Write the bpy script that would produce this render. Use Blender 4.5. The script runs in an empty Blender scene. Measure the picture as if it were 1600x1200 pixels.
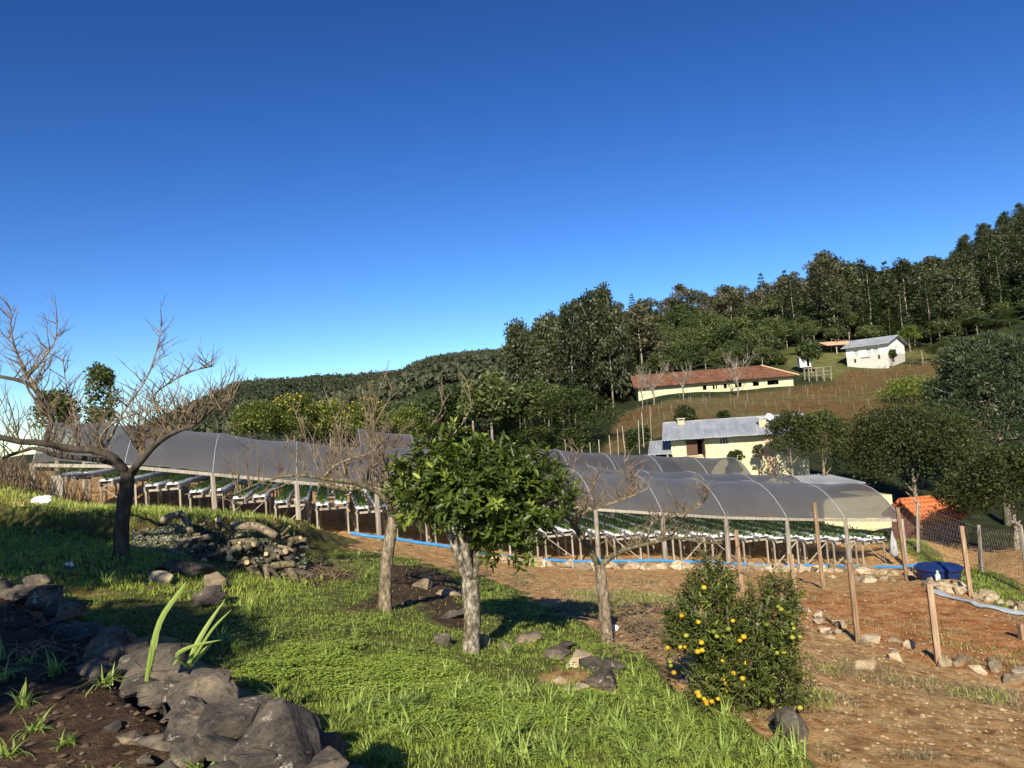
import bpy, bmesh, math, random
import numpy as np
from mathutils import Vector, Matrix

random.seed(11)
RNG = np.random.default_rng(11)
C = bpy.context.scene.collection

# ------------------------------------------------------------------ camera, sky, sun, exposure
PITCH, ROLL, FOC = math.radians(3.8), math.radians(3.8), 1180.0      # FOC in pixels of a 1600 wide picture
FW = Vector((0, math.cos(PITCH), math.sin(PITCH)))
R0 = Vector((1, 0, 0)); U0 = R0.cross(FW)
RT = math.cos(ROLL) * R0 - math.sin(ROLL) * U0
UP = math.sin(ROLL) * R0 + math.cos(ROLL) * U0
cd = bpy.data.cameras.new('camera'); cam = bpy.data.objects.new('camera', cd); C.objects.link(cam)
cd.sensor_width = 36; cd.lens = 36 * FOC / 1600; cd.clip_start = 0.05; cd.clip_end = 6000
M = Matrix((RT, UP, -FW)).transposed().to_4x4(); cam.matrix_world = M
sc = bpy.context.scene; sc.camera = cam
sc.render.resolution_x, sc.render.resolution_y = 1024, 768

SUN_EL, SHADOW_AZ = math.radians(29), math.radians(9.6)              # shadows run away from the camera, a little right
world = bpy.data.worlds.new('World'); sc.world = world; world.use_nodes = True
nt = world.node_tree; nt.nodes.clear()
sky = nt.nodes.new('ShaderNodeTexSky'); sky.sky_type = 'NISHITA'; sky.sun_disc = False
sky.sun_elevation = SUN_EL; sky.sun_rotation = math.pi + SHADOW_AZ
sky.altitude = 700; sky.air_density = 1.0; sky.dust_density = 0.15; sky.ozone_density = 3.0
hs = nt.nodes.new('ShaderNodeHueSaturation'); hs.inputs['Saturation'].default_value = 1.2; hs.inputs['Hue'].default_value = 0.506; hs.inputs['Value'].default_value = 0.93
gm = nt.nodes.new('ShaderNodeGamma'); gm.inputs['Gamma'].default_value = 1.42
bg = nt.nodes.new('ShaderNodeBackground'); bg.inputs['Strength'].default_value = 0.05
wo = nt.nodes.new('ShaderNodeOutputWorld')
nt.links.new(sky.outputs[0], hs.inputs['Color']); nt.links.new(hs.outputs[0], gm.inputs['Color'])
nt.links.new(gm.outputs[0], bg.inputs['Color']); nt.links.new(bg.outputs[0], wo.inputs[0])
sl = bpy.data.lights.new('sun', 'SUN'); sun = bpy.data.objects.new('sun', sl); C.objects.link(sun)
sl.energy = 5.0; sl.angle = math.radians(0.5); sl.color = (1.0, 0.91, 0.75)
sdir = Vector((math.sin(SHADOW_AZ) * math.cos(SUN_EL), math.cos(SHADOW_AZ) * math.cos(SUN_EL), -math.sin(SUN_EL)))
sun.rotation_euler = sdir.to_track_quat('-Z', 'Y').to_euler()
sun.location = (-5, -30, 20)
sc.view_settings.view_transform = 'Standard'; sc.view_settings.look = 'None'
sc.view_settings.exposure = 0.6; sc.view_settings.gamma = 1.0
sc.render.engine = 'CYCLES'
sc.cycles.max_bounces = 5; sc.cycles.diffuse_bounces = 3; sc.cycles.glossy_bounces = 2
sc.cycles.transmission_bounces = 3; sc.cycles.transparent_max_bounces = 6

# ------------------------------------------------------------------ helpers
def ray(px, py):
    d = FW + RT * ((px - 800) / FOC) + UP * ((600 - py) / FOC)
    return d / d.y
def at(px, py, Y):
    return ray(px, py) * Y

def tag(o, label=None, cat=None, group=None, kind=None):
    if label: o['label'] = label
    if cat: o['category'] = cat
    if group: o['group'] = group
    if kind: o['kind'] = kind
    return o
def empty(name, loc=(0, 0, 0), rz=0.0, parent=None):
    o = bpy.data.objects.new(name, None); C.objects.link(o)
    o.location = loc; o.rotation_euler = (0, 0, rz); o.empty_display_size = 0.2
    if parent: o.parent = parent
    return o
def link(name, me, parent=None, loc=None, rot=None, scale=None):
    o = bpy.data.objects.new(name, me); C.objects.link(o)
    if parent: o.parent = parent
    if loc is not None: o.location = loc
    if rot is not None: o.rotation_euler = rot
    if scale is not None: o.scale = scale
    return o
def copy_tree(o, parent=None):
    c = o.copy(); C.objects.link(c)
    if parent: c.parent = parent
    for ch in list(o.children): copy_tree(ch, c)
    return c

def mesh_np(name, V, quads=None, tris=None, rnd=None, mat=None, smooth=False):
    V = np.asarray(V, dtype=np.float32)
    q = np.zeros((0, 4), int) if quads is None else np.asarray(quads, int).reshape(-1, 4)
    t = np.zeros((0, 3), int) if tris is None else np.asarray(tris, int).reshape(-1, 3)
    me = bpy.data.meshes.new(name)
    me.vertices.add(len(V)); me.vertices.foreach_set('co', V.ravel())
    nl = q.size + t.size; me.loops.add(nl)
    me.loops.foreach_set('vertex_index', np.concatenate([q.ravel(), t.ravel()]).astype(np.int32))
    me.polygons.add(len(q) + len(t))
    st = np.concatenate([np.arange(len(q)) * 4, len(q) * 4 + np.arange(len(t)) * 3]).astype(np.int32)
    me.polygons.foreach_set('loop_start', st)
    if smooth: me.polygons.foreach_set('use_smooth', np.ones(len(q) + len(t), dtype=bool))
    if rnd is not None:
        a = me.attributes.new('rnd', 'FLOAT', 'FACE'); a.data.foreach_set('value', np.asarray(rnd, np.float32))
    if mat: me.materials.append(mat)
    me.update(calc_edges=True)
    return me

class MB:
    """collects boxes, tubes and loose faces of ONE piece"""
    def __init__(s): s.v = []; s.f = []
    def add(s, verts, faces):
        n = len(s.v); s.v.extend([tuple(p) for p in verts]); s.f.extend([tuple(i + n for i in f) for f in faces]); return s
    def box(s, lo, hi, m=None):
        (x0, y0, z0), (x1, y1, z1) = lo, hi
        v = [(x0,y0,z0),(x1,y0,z0),(x1,y1,z0),(x0,y1,z0),(x0,y0,z1),(x1,y0,z1),(x1,y1,z1),(x0,y1,z1)]
        if m is not None: v = [tuple(m @ Vector(p)) for p in v]
        return s.add(v, [(0,3,2,1),(4,5,6,7),(0,1,5,4),(1,2,6,5),(2,3,7,6),(3,0,4,7)])
    def bar(s, a, b, w, h=None, w2=None, up=(0, 0, 1)):
        a = Vector(a); b = Vector(b); h = h or w; k = (w2 or w) / w
        d = (b - a).normalized(); u = Vector(up)
        if abs(d.dot(u)) > .95: u = Vector((0, 1, 0))
        x = d.cross(u).normalized(); y = x.cross(d).normalized()
        v = []
        for p, q in ((a, 1.0), (b, k)):
            for sx, sy in ((-1,-1),(1,-1),(1,1),(-1,1)): v.append(p + x * sx * w / 2 * q + y * sy * h / 2 * q)
        return s.add(v, [(0,1,2,3),(7,6,5,4),(0,4,5,1),(1,5,6,2),(2,6,7,3),(3,7,4,0)])
    def tube(s, pts, rad, sides=6, cap=True, jit=0.0, rn=random):
        P = [Vector(p) for p in pts]; n = len(P); rings = []
        ref = Vector((0.31, 0.17, 0.93))
        for i in range(n):
            d = (P[min(i + 1, n - 1)] - P[max(i - 1, 0)])
            d = d.normalized() if d.length > 1e-9 else Vector((0, 0, 1))
            if abs(d.dot(ref)) > .97: ref = Vector((.9, .3, .1))
            x = (ref - d * ref.dot(d)).normalized(); y = d.cross(x); ref = x if abs(x.dot(d)) < .5 else ref
            r = rad[i] if hasattr(rad, '__len__') else rad
            for k in range(sides):
                a = 2 * math.pi * k / sides; rr = r * (1 + (rn.uniform(-jit, jit) if jit else 0))
                rings.append(P[i] + x * math.cos(a) * rr + y * math.sin(a) * rr)
        F = []
        for i in range(n - 1):
            for k in range(sides):
                k2 = (k + 1) % sides
                F.append((i*sides+k, i*sides+k2, (i+1)*sides+k2, (i+1)*sides+k))
        if cap:
            F.append(tuple(range(sides - 1, -1, -1))); F.append(tuple(range((n-1)*sides, n*sides)))
        return s.add(rings, F)
    def lathe(s, prof, sides=20, c=(0, 0, 0)):
        v = []; F = []
        for r, z in prof:
            for k in range(sides):
                a = 2*math.pi*k/sides; v.append((c[0]+r*math.cos(a), c[1]+r*math.sin(a), c[2]+z))
        for i in range(len(prof)-1):
            for k in range(sides):
                k2 = (k+1) % sides; F.append((i*sides+k, i*sides+k2, (i+1)*sides+k2, (i+1)*sides+k))
        F.append(tuple(range(sides-1, -1, -1))); F.append(tuple(range((len(prof)-1)*sides, len(prof)*sides)))
        return s.add(v, F)
    def mesh(s, name, mat=None, smooth=False):
        me = bpy.data.meshes.new(name); me.from_pydata(s.v, [], s.f)
        if mat: me.materials.append(mat)
        if smooth:
            for p in me.polygons: p.use_smooth = True
        me.update(); return me
    def build(s, name, mat=None, parent=None, smooth=False, loc=None, rot=None):
        return link(name, s.mesh(name, mat, smooth), parent, loc, rot)

def spline(pts, n):
    """Catmull-Rom through points"""
    P = [Vector(p) for p in pts]; P = [2*P[0]-P[1]] + P + [2*P[-1]-P[-2]]; out = []
    segs = len(P) - 3
    for i in range(n):
        t = i / (n - 1) * segs; k = min(int(t), segs - 1); u = t - k
        a, b, c, d = P[k:k+4]
        out.append(0.5*((2*b) + (c-a)*u + (2*a-5*b+4*c-d)*u*u + (3*b-a-3*c+d)*u**3))
    return out

# value noise in 2-D, numpy
_perm = RNG.permutation(4096); _val = RNG.random(4096) * 2 - 1
def vnoise(x, y):
    xi = np.floor(x).astype(int); yi = np.floor(y).astype(int); fx = x - xi; fy = y - yi
    fx = fx*fx*(3-2*fx); fy = fy*fy*(3-2*fy)
    g = lambda a, b: _val[_perm[(a + _perm[b & 4095]) & 4095]]
    return (g(xi,yi)*(1-fx)+g(xi+1,yi)*fx)*(1-fy)+(g(xi,yi+1)*(1-fx)+g(xi+1,yi+1)*fx)*fy
def fbm(x, y, o=4):
    s = 0; a = 1.0; t = 0
    for i in range(o): s = s + a*vnoise(x*2**i+17.3*i, y*2**i+5.1*i); t += a; a *= .5
    return s / t

# ------------------------------------------------------------------ materials
def newmat(name):
    m = bpy.data.materials.new(name); m.use_nodes = True; n = m.node_tree; n.nodes.clear(); return m, n
def N(n, t, **k):
    o = n.nodes.new(t)
    for a, b in k.items(): setattr(o, a, b)
    return o
def ramp(n, stops):
    r = N(n, 'ShaderNodeValToRGB'); e = r.color_ramp.elements
    while len(e) < len(stops): e.new(0.5)
    for i, (p, c) in enumerate(stops): e[i].position = p; e[i].color = (*c, 1)
    return r
def noisy(name, stops, scale=8, rough=0.8, bump=0.3, bscale=None, stretch=(1,1,1), detail=6, dist=0.0, spec=0.3, metal=0.0, bdist=0.02, objrand=0.0):
    """procedural material: colour ramp over noise, second noise as bump"""
    m, n = newmat(name); L = n.links.new
    tc = N(n, 'ShaderNodeTexCoord'); mp = N(n, 'ShaderNodeMapping'); mp.inputs['Scale'].default_value = stretch
    L(tc.outputs['Object'], mp.inputs['Vector'])
    no = N(n, 'ShaderNodeTexNoise'); no.inputs['Scale'].default_value = scale; no.inputs['Detail'].default_value = detail
    no.inputs['Distortion'].default_value = dist; no.inputs['Roughness'].default_value = .62
    L(mp.outputs[0], no.inputs['Vector'])
    r = ramp(n, stops)
    if objrand:
        oi = N(n, 'ShaderNodeObjectInfo'); ma = N(n, 'ShaderNodeMath', operation='MULTIPLY_ADD')
        L(oi.outputs['Random'], ma.inputs[0]); ma.inputs[1].default_value = objrand; L(no.outputs[0], ma.inputs[2])
        mb = N(n, 'ShaderNodeMath', operation='SUBTRACT'); L(ma.outputs[0], mb.inputs[0]); mb.inputs[1].default_value = objrand/2
        L(mb.outputs[0], r.inputs[0])
    else: L(no.outputs[0], r.inputs[0])
    p = N(n, 'ShaderNodeBsdfPrincipled'); p.inputs['Roughness'].default_value = rough; p.inputs['Metallic'].default_value = metal
    p.inputs['Specular IOR Level'].default_value = spec
    L(r.outputs[0], p.inputs['Base Color'])
    if bump:
        nb = N(n, 'ShaderNodeTexNoise'); nb.inputs['Scale'].default_value = bscale or scale*3; nb.inputs['Detail'].default_value = 8
        nb.inputs['Roughness'].default_value = .65
        L(mp.outputs[0], nb.inputs['Vector'])
        b = N(n, 'ShaderNodeBump'); b.inputs['Strength'].default_value = bump; b.inputs['Distance'].default_value = bdist
        L(nb.outputs[0], b.inputs['Height']); L(b.outputs[0], p.inputs['Normal'])
    o = N(n, 'ShaderNodeOutputMaterial'); L(p.outputs[0], o.inputs[0])
    return m
def leafmat(name, stops, rough=0.5, trans=0.25, tcol=(0.25, 0.38, 0.05), orand=0.25, spec=0.4):
    m, n = newmat(name); L = n.links.new
    a = N(n, 'ShaderNodeAttribute', attribute_name='rnd'); oi = N(n, 'ShaderNodeObjectInfo')
    ma = N(n, 'ShaderNodeMath', operation='MULTIPLY_ADD'); L(oi.outputs['Random'], ma.inputs[0]); ma.inputs[1].default_value = orand
    L(a.outputs['Fac'], ma.inputs[2])
    sb = N(n, 'ShaderNodeMath', operation='SUBTRACT'); L(ma.outputs[0], sb.inputs[0]); sb.inputs[1].default_value = orand/2
    r = ramp(n, stops); L(sb.outputs[0], r.inputs[0])
    p = N(n, 'ShaderNodeBsdfPrincipled'); p.inputs['Roughness'].default_value = rough; p.inputs['Specular IOR Level'].default_value = spec
    L(r.outputs[0], p.inputs['Base Color'])
    o = N(n, 'ShaderNodeOutputMaterial')
    if trans:
        t = N(n, 'ShaderNodeBsdfTranslucent'); t.inputs['Color'].default_value = (*tcol, 1)
        mx = N(n, 'ShaderNodeMixShader'); mx.inputs[0].default_value = trans
        L(p.outputs[0], mx.inputs[1]); L(t.outputs[0], mx.inputs[2]); L(mx.outputs[0], o.inputs[0])
    else: L(p.outputs[0], o.inputs[0])
    return m

MAT = {}
MAT['bark_dark'] = noisy('bark_dark', [(.3,(.030,.024,.018)),(.55,(.075,.06,.045)),(.75,(.15,.125,.09))], 9, .95, .9, 30, (1,1,.35))
MAT['bark_tan'] = noisy('bark_tan', [(.32,(.055,.042,.028)),(.44,(.15,.115,.075)),(.56,(.29,.23,.15)),(.7,(.46,.39,.28))], 20, .92, 1.0, 46, (1,1,.4), bdist=.03)
MAT['bark_lichen'] = noisy('bark_lichen', [(.36,(.06,.048,.030)),(.48,(.15,.125,.085)),(.58,(.34,.30,.23)),(.74,(.55,.51,.43))], 20, .9, .7, 40, (1,1,.6))
MAT['bark_moss'] = noisy('bark_moss', [(.3,(.035,.028,.018)),(.46,(.095,.08,.042)),(.6,(.19,.165,.09)),(.72,(.33,.29,.2))], 22, .95, .8, 30, (1,1,.5))
MAT['twig'] = noisy('twig', [(.3,(.09,.062,.04)),(.6,(.20,.15,.095)),(.8,(.31,.25,.165))], 4, .85, 0)
MAT['twig_grey'] = noisy('twig_grey', [(.3,(.16,.14,.105)),(.7,(.34,.30,.24))], 1, .85, 0)
MAT['trunk_far'] = noisy('trunk_far', [(.3,(.16,.13,.10)),(.7,(.42,.37,.30))], .7, .9, 0)
MAT['post_new'] = noisy('post_new', [(.25,(.14,.085,.048)),(.5,(.29,.19,.115)),(.75,(.46,.33,.21))], 9, .8, .5, 30, (3,3,.22), objrand=.25)
MAT['post_old'] = noisy('post_old', [(.25,(.15,.125,.10)),(.5,(.32,.28,.22)),(.75,(.48,.43,.35))], 9, .9, .6, 30, (3,3,.25), objrand=.25)
m, n = newmat('rock'); L = n.links.new
tc = N(n, 'ShaderNodeTexCoord'); oi = N(n, 'ShaderNodeObjectInfo'); va = N(n, 'ShaderNodeVectorMath', operation='ADD')
L(tc.outputs['Object'], va.inputs[0]); cx = N(n, 'ShaderNodeCombineXYZ'); mm = N(n, 'ShaderNodeMath', operation='MULTIPLY'); mm.inputs[1].default_value = 40; L(oi.outputs['Random'], mm.inputs[0]); L(mm.outputs[0], cx.inputs[0]); L(cx.outputs[0], va.inputs[1])
def rnz(sc_, de, ro): o_ = N(n, 'ShaderNodeTexNoise'); o_.inputs['Scale'].default_value = sc_; o_.inputs['Detail'].default_value = de; o_.inputs['Roughness'].default_value = ro; L(va.outputs[0], o_.inputs['Vector']); return o_.outputs[0]
def rmp_(f, st): r_ = ramp(n, st); L(f, r_.inputs[0]); return r_.outputs[0]
big = rmp_(rnz(2.6, 5, .6), [(.34,(.038,.033,.028)),(.46,(.085,.073,.059)),(.57,(.145,.12,.09)),(.69,(.26,.195,.125))])
fine = rmp_(rnz(24, 8, .72), [(.30,(.35,.34,.33)),(.48,(.95,.95,.95)),(.62,(1.25,1.2,1.1))])
m1 = N(n, 'ShaderNodeMix', data_type='RGBA', blend_type='MULTIPLY'); m1.inputs[0].default_value = 1; L(big, m1.inputs[6]); L(fine, m1.inputs[7])
lic = rmp_(rnz(9, 6, .7), [(.60,(0,0,0)),(.66,(1,1,1))]); m2 = N(n, 'ShaderNodeMix', data_type='RGBA'); L(lic, m2.inputs[0]); L(m1.outputs[2], m2.inputs[6]); m2.inputs[7].default_value = (.40,.36,.28,1)
p = N(n, 'ShaderNodeBsdfPrincipled'); p.inputs['Roughness'].default_value = .93; p.inputs['Specular IOR Level'].default_value = .2; L(m2.outputs[2], p.inputs['Base Color'])
bp = N(n, 'ShaderNodeBump'); bp.inputs['Strength'].default_value = .9; bp.inputs['Distance'].default_value = .03; L(rnz(13, 10, .7), bp.inputs['Height']); L(bp.outputs[0], p.inputs['Normal'])
o = N(n, 'ShaderNodeOutputMaterial'); L(p.outputs[0], o.inputs[0]); MAT['rock'] = m
MAT['rock_tan'] = noisy('rock_tan', [(.25,(.15,.12,.08)),(.5,(.34,.255,.15)),(.75,(.55,.45,.31))], 4, .95, .8, 18, objrand=.35)
MAT['white_bag'] = noisy('white_bag', [(.3,(.62,.64,.68)),(.7,(.84,.85,.87))], 6, .35, .4, 14)
MAT['grey_film_side'] = noisy('grey_film_side', [(.3,(.10,.105,.11)),(.7,(.24,.25,.27))], 5, .4, .3)
MAT['blue_pipe'] = noisy('blue_pipe', [(.3,(.03,.20,.50)),(.7,(.07,.30,.62))], 6, .4, 0)
MAT['grey_pipe'] = noisy('grey_pipe', [(.3,(.22,.26,.30)),(.7,(.36,.40,.44))], 3, .4, 0)
MAT['tank'] = noisy('tank', [(.3,(.010,.022,.085)),(.7,(.018,.036,.13))], 3, .35, .1)
MAT['dark'] = noisy('dark', [(.3,(.012,.011,.010)),(.7,(.03,.028,.025))], 5, .9, 0)
MAT['cream_wall'] = noisy('cream_wall', [(.3,(.52,.47,.27)),(.6,(.62,.57,.35)),(.8,(.66,.62,.41))], 1.3, .9, .1)
MAT['white_wall'] = noisy('white_wall', [(.3,(.72,.72,.66)),(.7,(.84,.84,.79))], 1.0, .85, .1)
MAT['block_wall'] = noisy('block_wall', [(.3,(.44,.42,.36)),(.7,(.62,.60,.52))], 2.5, .9, .2)
MAT['grey_roof'] = noisy('grey_roof', [(.3,(.22,.235,.25)),(.55,(.32,.34,.36)),(.75,(.42,.44,.46))], 1.6, .6, .15, stretch=(1,.3,1))
MAT['red_tile'] = noisy('red_tile', [(.30,(.045,.028,.020)),(.45,(.13,.060,.034)),(.60,(.20,.090,.048)),(.78,(.27,.145,.085))], 2.4, .9, .3)
MAT['orange_tile'] = noisy('orange_tile', [(.3,(.34,.10,.035)),(.55,(.55,.17,.06)),(.8,(.62,.28,.14))], 5, .85, .3)
MAT['brown_wood'] = noisy('brown_wood', [(.3,(.06,.028,.016)),(.7,(.13,.065,.038))], 8, .7, .2, stretch=(4,4,.5))
MAT['peach'] = noisy('peach', [(.3,(.52,.34,.20)),(.7,(.66,.46,.29))], 3, .9, .1)
MAT['brick'] = noisy('brick', [(.3,(.16,.07,.05)),(.7,(.28,.14,.10))], 6, .9, .3)
MAT['orange_fruit'] = noisy('orange_fruit', [(.3,(.40,.23,.012)),(.5,(.47,.31,.016)),(.7,(.50,.37,.025))], 3, .5, .15, 60, objrand=.6)
MAT['green_fruit'] = noisy('green_fruit', [(.3,(.10,.16,.02)),(.55,(.22,.26,.03)),(.75,(.40,.34,.04))], 2, .45, .15, 60, objrand=.5)
MAT['plastic_white'] = noisy('plastic_white', [(.3,(.70,.72,.74)),(.7,(.85,.86,.87))], 9, .4, .6, 20)
MAT['clear_bag'] = noisy('clear_bag', [(.3,(.24,.245,.24)),(.7,(.46,.46,.45))], 14, .35, .8, 20)
MAT['plastic_green'] = noisy('plastic_green', [(.3,(.35,.55,.25)),(.7,(.45,.65,.32))], 9, .4, 0)
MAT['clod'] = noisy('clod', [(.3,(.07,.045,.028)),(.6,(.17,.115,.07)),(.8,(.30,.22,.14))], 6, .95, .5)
MAT['pebble'] = noisy('pebble', [(.3,(.30,.19,.09)),(.5,(.46,.31,.16)),(.7,(.64,.48,.29))], 5, .95, .3)
MAT['log_end'] = noisy('log_end', [(.3,(.45,.33,.16)),(.7,(.66,.52,.30))], 9, .85, 0)

MAT['leaf_orange'] = leafmat('leaf_orange', [(.0,(0.0278,0.0435,0.0086)),(.45,(0.0696,0.1015,0.0156)),(.8,(0.1914,0.2447,0.0383)),(1,(0.4176,0.4713,0.0870))], .4, .2, (.30,.36,.05), spec=.35)
MAT['leaf_bush'] = leafmat('leaf_bush', [(.0,(0.0371,0.0506,0.0105)),(.5,(0.0929,0.1181,0.0208)),(.85,(0.2025,0.2363,0.0446)),(1,(0.3544,0.3544,0.0891))], .5, .2, (.3,.34,.06), spec=.3)
MAT['leaf_broad'] = leafmat('leaf_broad', [(.0,(.015,.022,.007)),(.5,(.038,.050,.014)),(1,(.095,.112,.034))], .6, .15, (.26,.3,.05), spec=.2)
MAT['leaf_light'] = leafmat('leaf_light', [(.0,(.05,.07,.012)),(.5,(.11,.14,.022)),(1,(.20,.23,.04))], .5, .25)
MAT['leaf_euc'] = leafmat('leaf_euc', [(.0,(0.0123,0.0176,0.0070)),(.5,(0.0352,0.0440,0.0167)),(.85,(0.0748,0.0827,0.0352)),(1,(0.1144,0.1144,0.0581))], .5, .12, orand=.5)
MAT['leaf_brown'] = leafmat('leaf_brown', [(.0,(.030,.030,.014)),(.5,(.070,.066,.032)),(1,(.13,.115,.06))], .6, .12, orand=.4)
MAT['leaf_native'] = leafmat('leaf_native', [(.0,(0.0189,0.0297,0.0081)),(.5,(0.0486,0.0675,0.0175)),(1,(0.1148,0.1323,0.0378))], .5, .12, orand=.5)
MAT['leaf_pine'] = leafmat('leaf_pine', [(.0,(0.0120,0.0225,0.0105)),(.5,(0.0270,0.0450,0.0180)),(1,(0.0600,0.0825,0.0330))], .6, .06, orand=.4)
MAT['leaf_far'] = leafmat('leaf_far', [(.0,(0.0184,0.0253,0.0126)),(.5,(0.0391,0.0506,0.0218)),(1,(0.0747,0.0828,0.0391))], .8, 0)
MAT['leaf_straw'] = leafmat('leaf_straw', [(.0,(.012,.030,.006)),(.5,(.035,.075,.014)),(1,(.10,.16,.03))], .5, .2)
MAT['grass'] = leafmat('grass', [(.0,(0.1794,0.2392,0.0386)),(.4,(0.3174,0.4037,0.0690)),(.8,(0.4692,0.5532,0.1174)),(1,(0.6900,0.6727,0.3036))], .65, .38, (.46,.55,.09), 0, spec=.15)
MAT['clover'] = leafmat('clover', [(.0,(0.1650,0.2300,0.0330)),(.5,(0.2860,0.3795,0.0605)),(1,(0.4180,0.5060,0.1100))], .6, .3, (.46,.56,.09), 0, spec=.2)
MAT['tuft'] = leafmat('tuft', [(.0,(0.1355,0.1980,0.0363)),(.5,(0.2587,0.3432,0.0726)),(.85,(0.4066,0.4884,0.1331)),(1,(0.6160,0.6072,0.2904))], .55, .3, (.46,.54,.1), 0, spec=.25)
MAT['dry_leaf'] = leafmat('dry_leaf', [(.0,(.05,.055,.03)),(.5,(.16,.16,.10)),(.8,(.26,.27,.18)),(1,(.36,.33,.22))], .7, .05)
MAT['dry_grass'] = leafmat('dry_grass', [(.0,(.10,.085,.035)),(.5,(.24,.20,.09)),(1,(.40,.34,.17))], .7, .15, (.3,.26,.1), 0)
# ------------------------------------------------------------------ terrain
TAN14 = math.tan(math.radians(14)); GA = math.radians(14)
GX = [-13.65, -11, -8.15, -5.27, 2.04, 7.4, 12.3, 14.9, 18]
GEAVE = [.10, -.28, -.86, -1.31, -2.68, -3.5, -4.06, -4.3, -4.5]
GBASE = [-1.35, -1.9, -2.6, -3.05, -4.7, -5.3, -5.9, -6.18, -6.5]
def gline(X, back=0.0):                      # a point of the tunnels' front line, 'back' metres behind it
    return X - math.sin(GA) * back, 26.3 + TAN14 * X + math.cos(GA) * back

def warp(x, y):
    r = np.sqrt(x*x + y*y) + 1e-6; k = 8*np.arcsinh(r/8)/r
    return x*k, y*k
class TPS:
    def __init__(s, pts, lam=0.02):
        P = np.array(pts, float); s.x, s.y = warp(P[:,0], P[:,1]); n = len(P)
        K = s.U(s.x[:,None]-s.x[None], s.y[:,None]-s.y[None]) + lam*np.eye(n)
        A = np.zeros((n+3, n+3)); A[:n,:n] = K; Q = np.c_[np.ones(n), s.x, s.y]; A[:n,n:] = Q; A[n:,:n] = Q.T
        s.w = np.linalg.solve(A, np.r_[P[:,2], 0, 0, 0])
    def U(s, dx, dy):
        r2 = dx*dx+dy*dy; return np.where(r2 > 1e-12, .5*r2*np.log(r2+1e-12), 0)
    def __call__(s, x, y):
        x, y = np.atleast_1d(np.asarray(x, float)), np.atleast_1d(np.asarray(y, float)); sh = x.shape
        x, y = warp(x.ravel(), y.ravel()); out = np.empty(len(x)); n = len(s.x)
        for i in range(0, len(x), 20000):
            a, b = x[i:i+20000], y[i:i+20000]
            out[i:i+20000] = s.U(a[:,None]-s.x, b[:,None]-s.y) @ s.w[:n] + s.w[n] + s.w[n+1]*a + s.w[n+2]*b
        return out.reshape(sh)
def pk(px, py, Y):
    p = at(px, py, Y); return (p.x, p.y, p.z)
LOW = [pk(700,1190,4.9), pk(560,1000,8.7), pk(735,1015,9.3), pk(1000,1150,6.1), pk(1150,1110,7.1), pk(1235,1160,6.0),
       pk(1500,1150,6.8), pk(1590,1190,6.1), pk(1341,1005,13.6), pk(1467,1038,12.0), pk(1600,1072,11.2), pk(1420,1000,14.8), pk(1500,1040,12.9),
       pk(1160,925,20.1), pk(1287,920,20.5), pk(1418,908,21.7), pk(1518,935,19.0), pk(1245,945,18.2), pk(1590,985,15.5), pk(1400,950,17.6),
       pk(948,1005,10.5), pk(601,952,11.5), pk(1060,1040,9.0), pk(1010,960,13.5), pk(1000,915,19.5), pk(830,925,17.0),
       pk(190,872,12.4), pk(300,862,15.6), pk(470,862,18.4), pk(500,860,18.9), pk(400,900,14.1), pk(290,905,11.9), pk(330,950,9.8),
       pk(430,1000,8.5), pk(300,1010,7.9), pk(100,900,10.7), pk(20,862,13.4), pk(680,880,18.5), pk(600,850,23.4),
       pk(1490,905,20.6), pk(1600,935,21.5), pk(1400,845,33.5), pk(1440,853,32), pk(1530,893,26), pk(1440,838,38), pk(1580,862,30), pk(1600,905,25),
       (5,-2,-2.2), (9,2,-2.9), (2.5,0.5,-2.1), (14,4,-4.0), (25,10,-6.0),
       (1.5,-6,-1.8), (-6,0,-1.55), (-9,8,-1.45), (-30,10,-.2), (-16,14,-1.0)]
for X, b in zip(GX, GBASE):
    if X > -6:
        for bk, dz in ((0,0),(5,.0),(10,.25),(16,.6)):
            q = gline(X, bk); LOW.append((q[0], q[1], b+dz))
FARP = [pk(1130,741,47), pk(1040,741,46), pk(1260,760,45), pk(1420,822,45), pk(1560,800,50), pk(1000,690,60), pk(1250,690,60), pk(1400,665,66),
        pk(1100,638,72), pk(1250,611,92), pk(1400,602,90), pk(1130,621,92), pk(1000,634,92), pk(1130,607,101), pk(1010,618,103), pk(1240,597,101), pk(1370,570,115), pk(1320,572,115), pk(1560,537,112), pk(1480,600,84),
        pk(1300,527,140), pk(1100,562,125), pk(1600,640,70), pk(830,672,110), pk(700,690,90), pk(800,694,70), pk(640,690,140), pk(900,640,118),
        (8,150,9), (0,180,12), (25,190,22), (75,200,24), (90,230,34), (127,230,31), (142,240,38), (170,250,53), (215,255,68), (250,300,75), (120,290,44), (40,260,26),
        (-30,60,-1), (-60,50,-.5), (-40,120,-1), (-20,170,5), (-80,150,-1), (-150,80,-2), (-120,250,3), (-30,300,24), (60,320,36), (150,340,60), (280,200,55), (160,110,20),
        (100,60,3), (60,25,-6), (100,10,-4), (60,-30,-3), (-60,-40,2), (-40,20,1), (-22,32,.2), (-30,45,0)]
LOWT = TPS(LOW + FARP)
UPR = [(-17,17,-.55),(-10.8,17.3,-.95),(-6.8,16.4,-1.30),(-5.7,18.5,-1.75),(-5.7,20.8,-2.3),(-6.2,23,-2.75),(-13.5,20,-.45),(-9,20,-1.45),(-18,22,-.1),(-24,26,.3)]
for X, b in zip(GX, GBASE):
    if X < -6:
        for bk in (0, 6, 12):
            q = gline(X, bk); UPR.append((q[0], q[1], b+.02*bk))
UPT = TPS(UPR)
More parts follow.
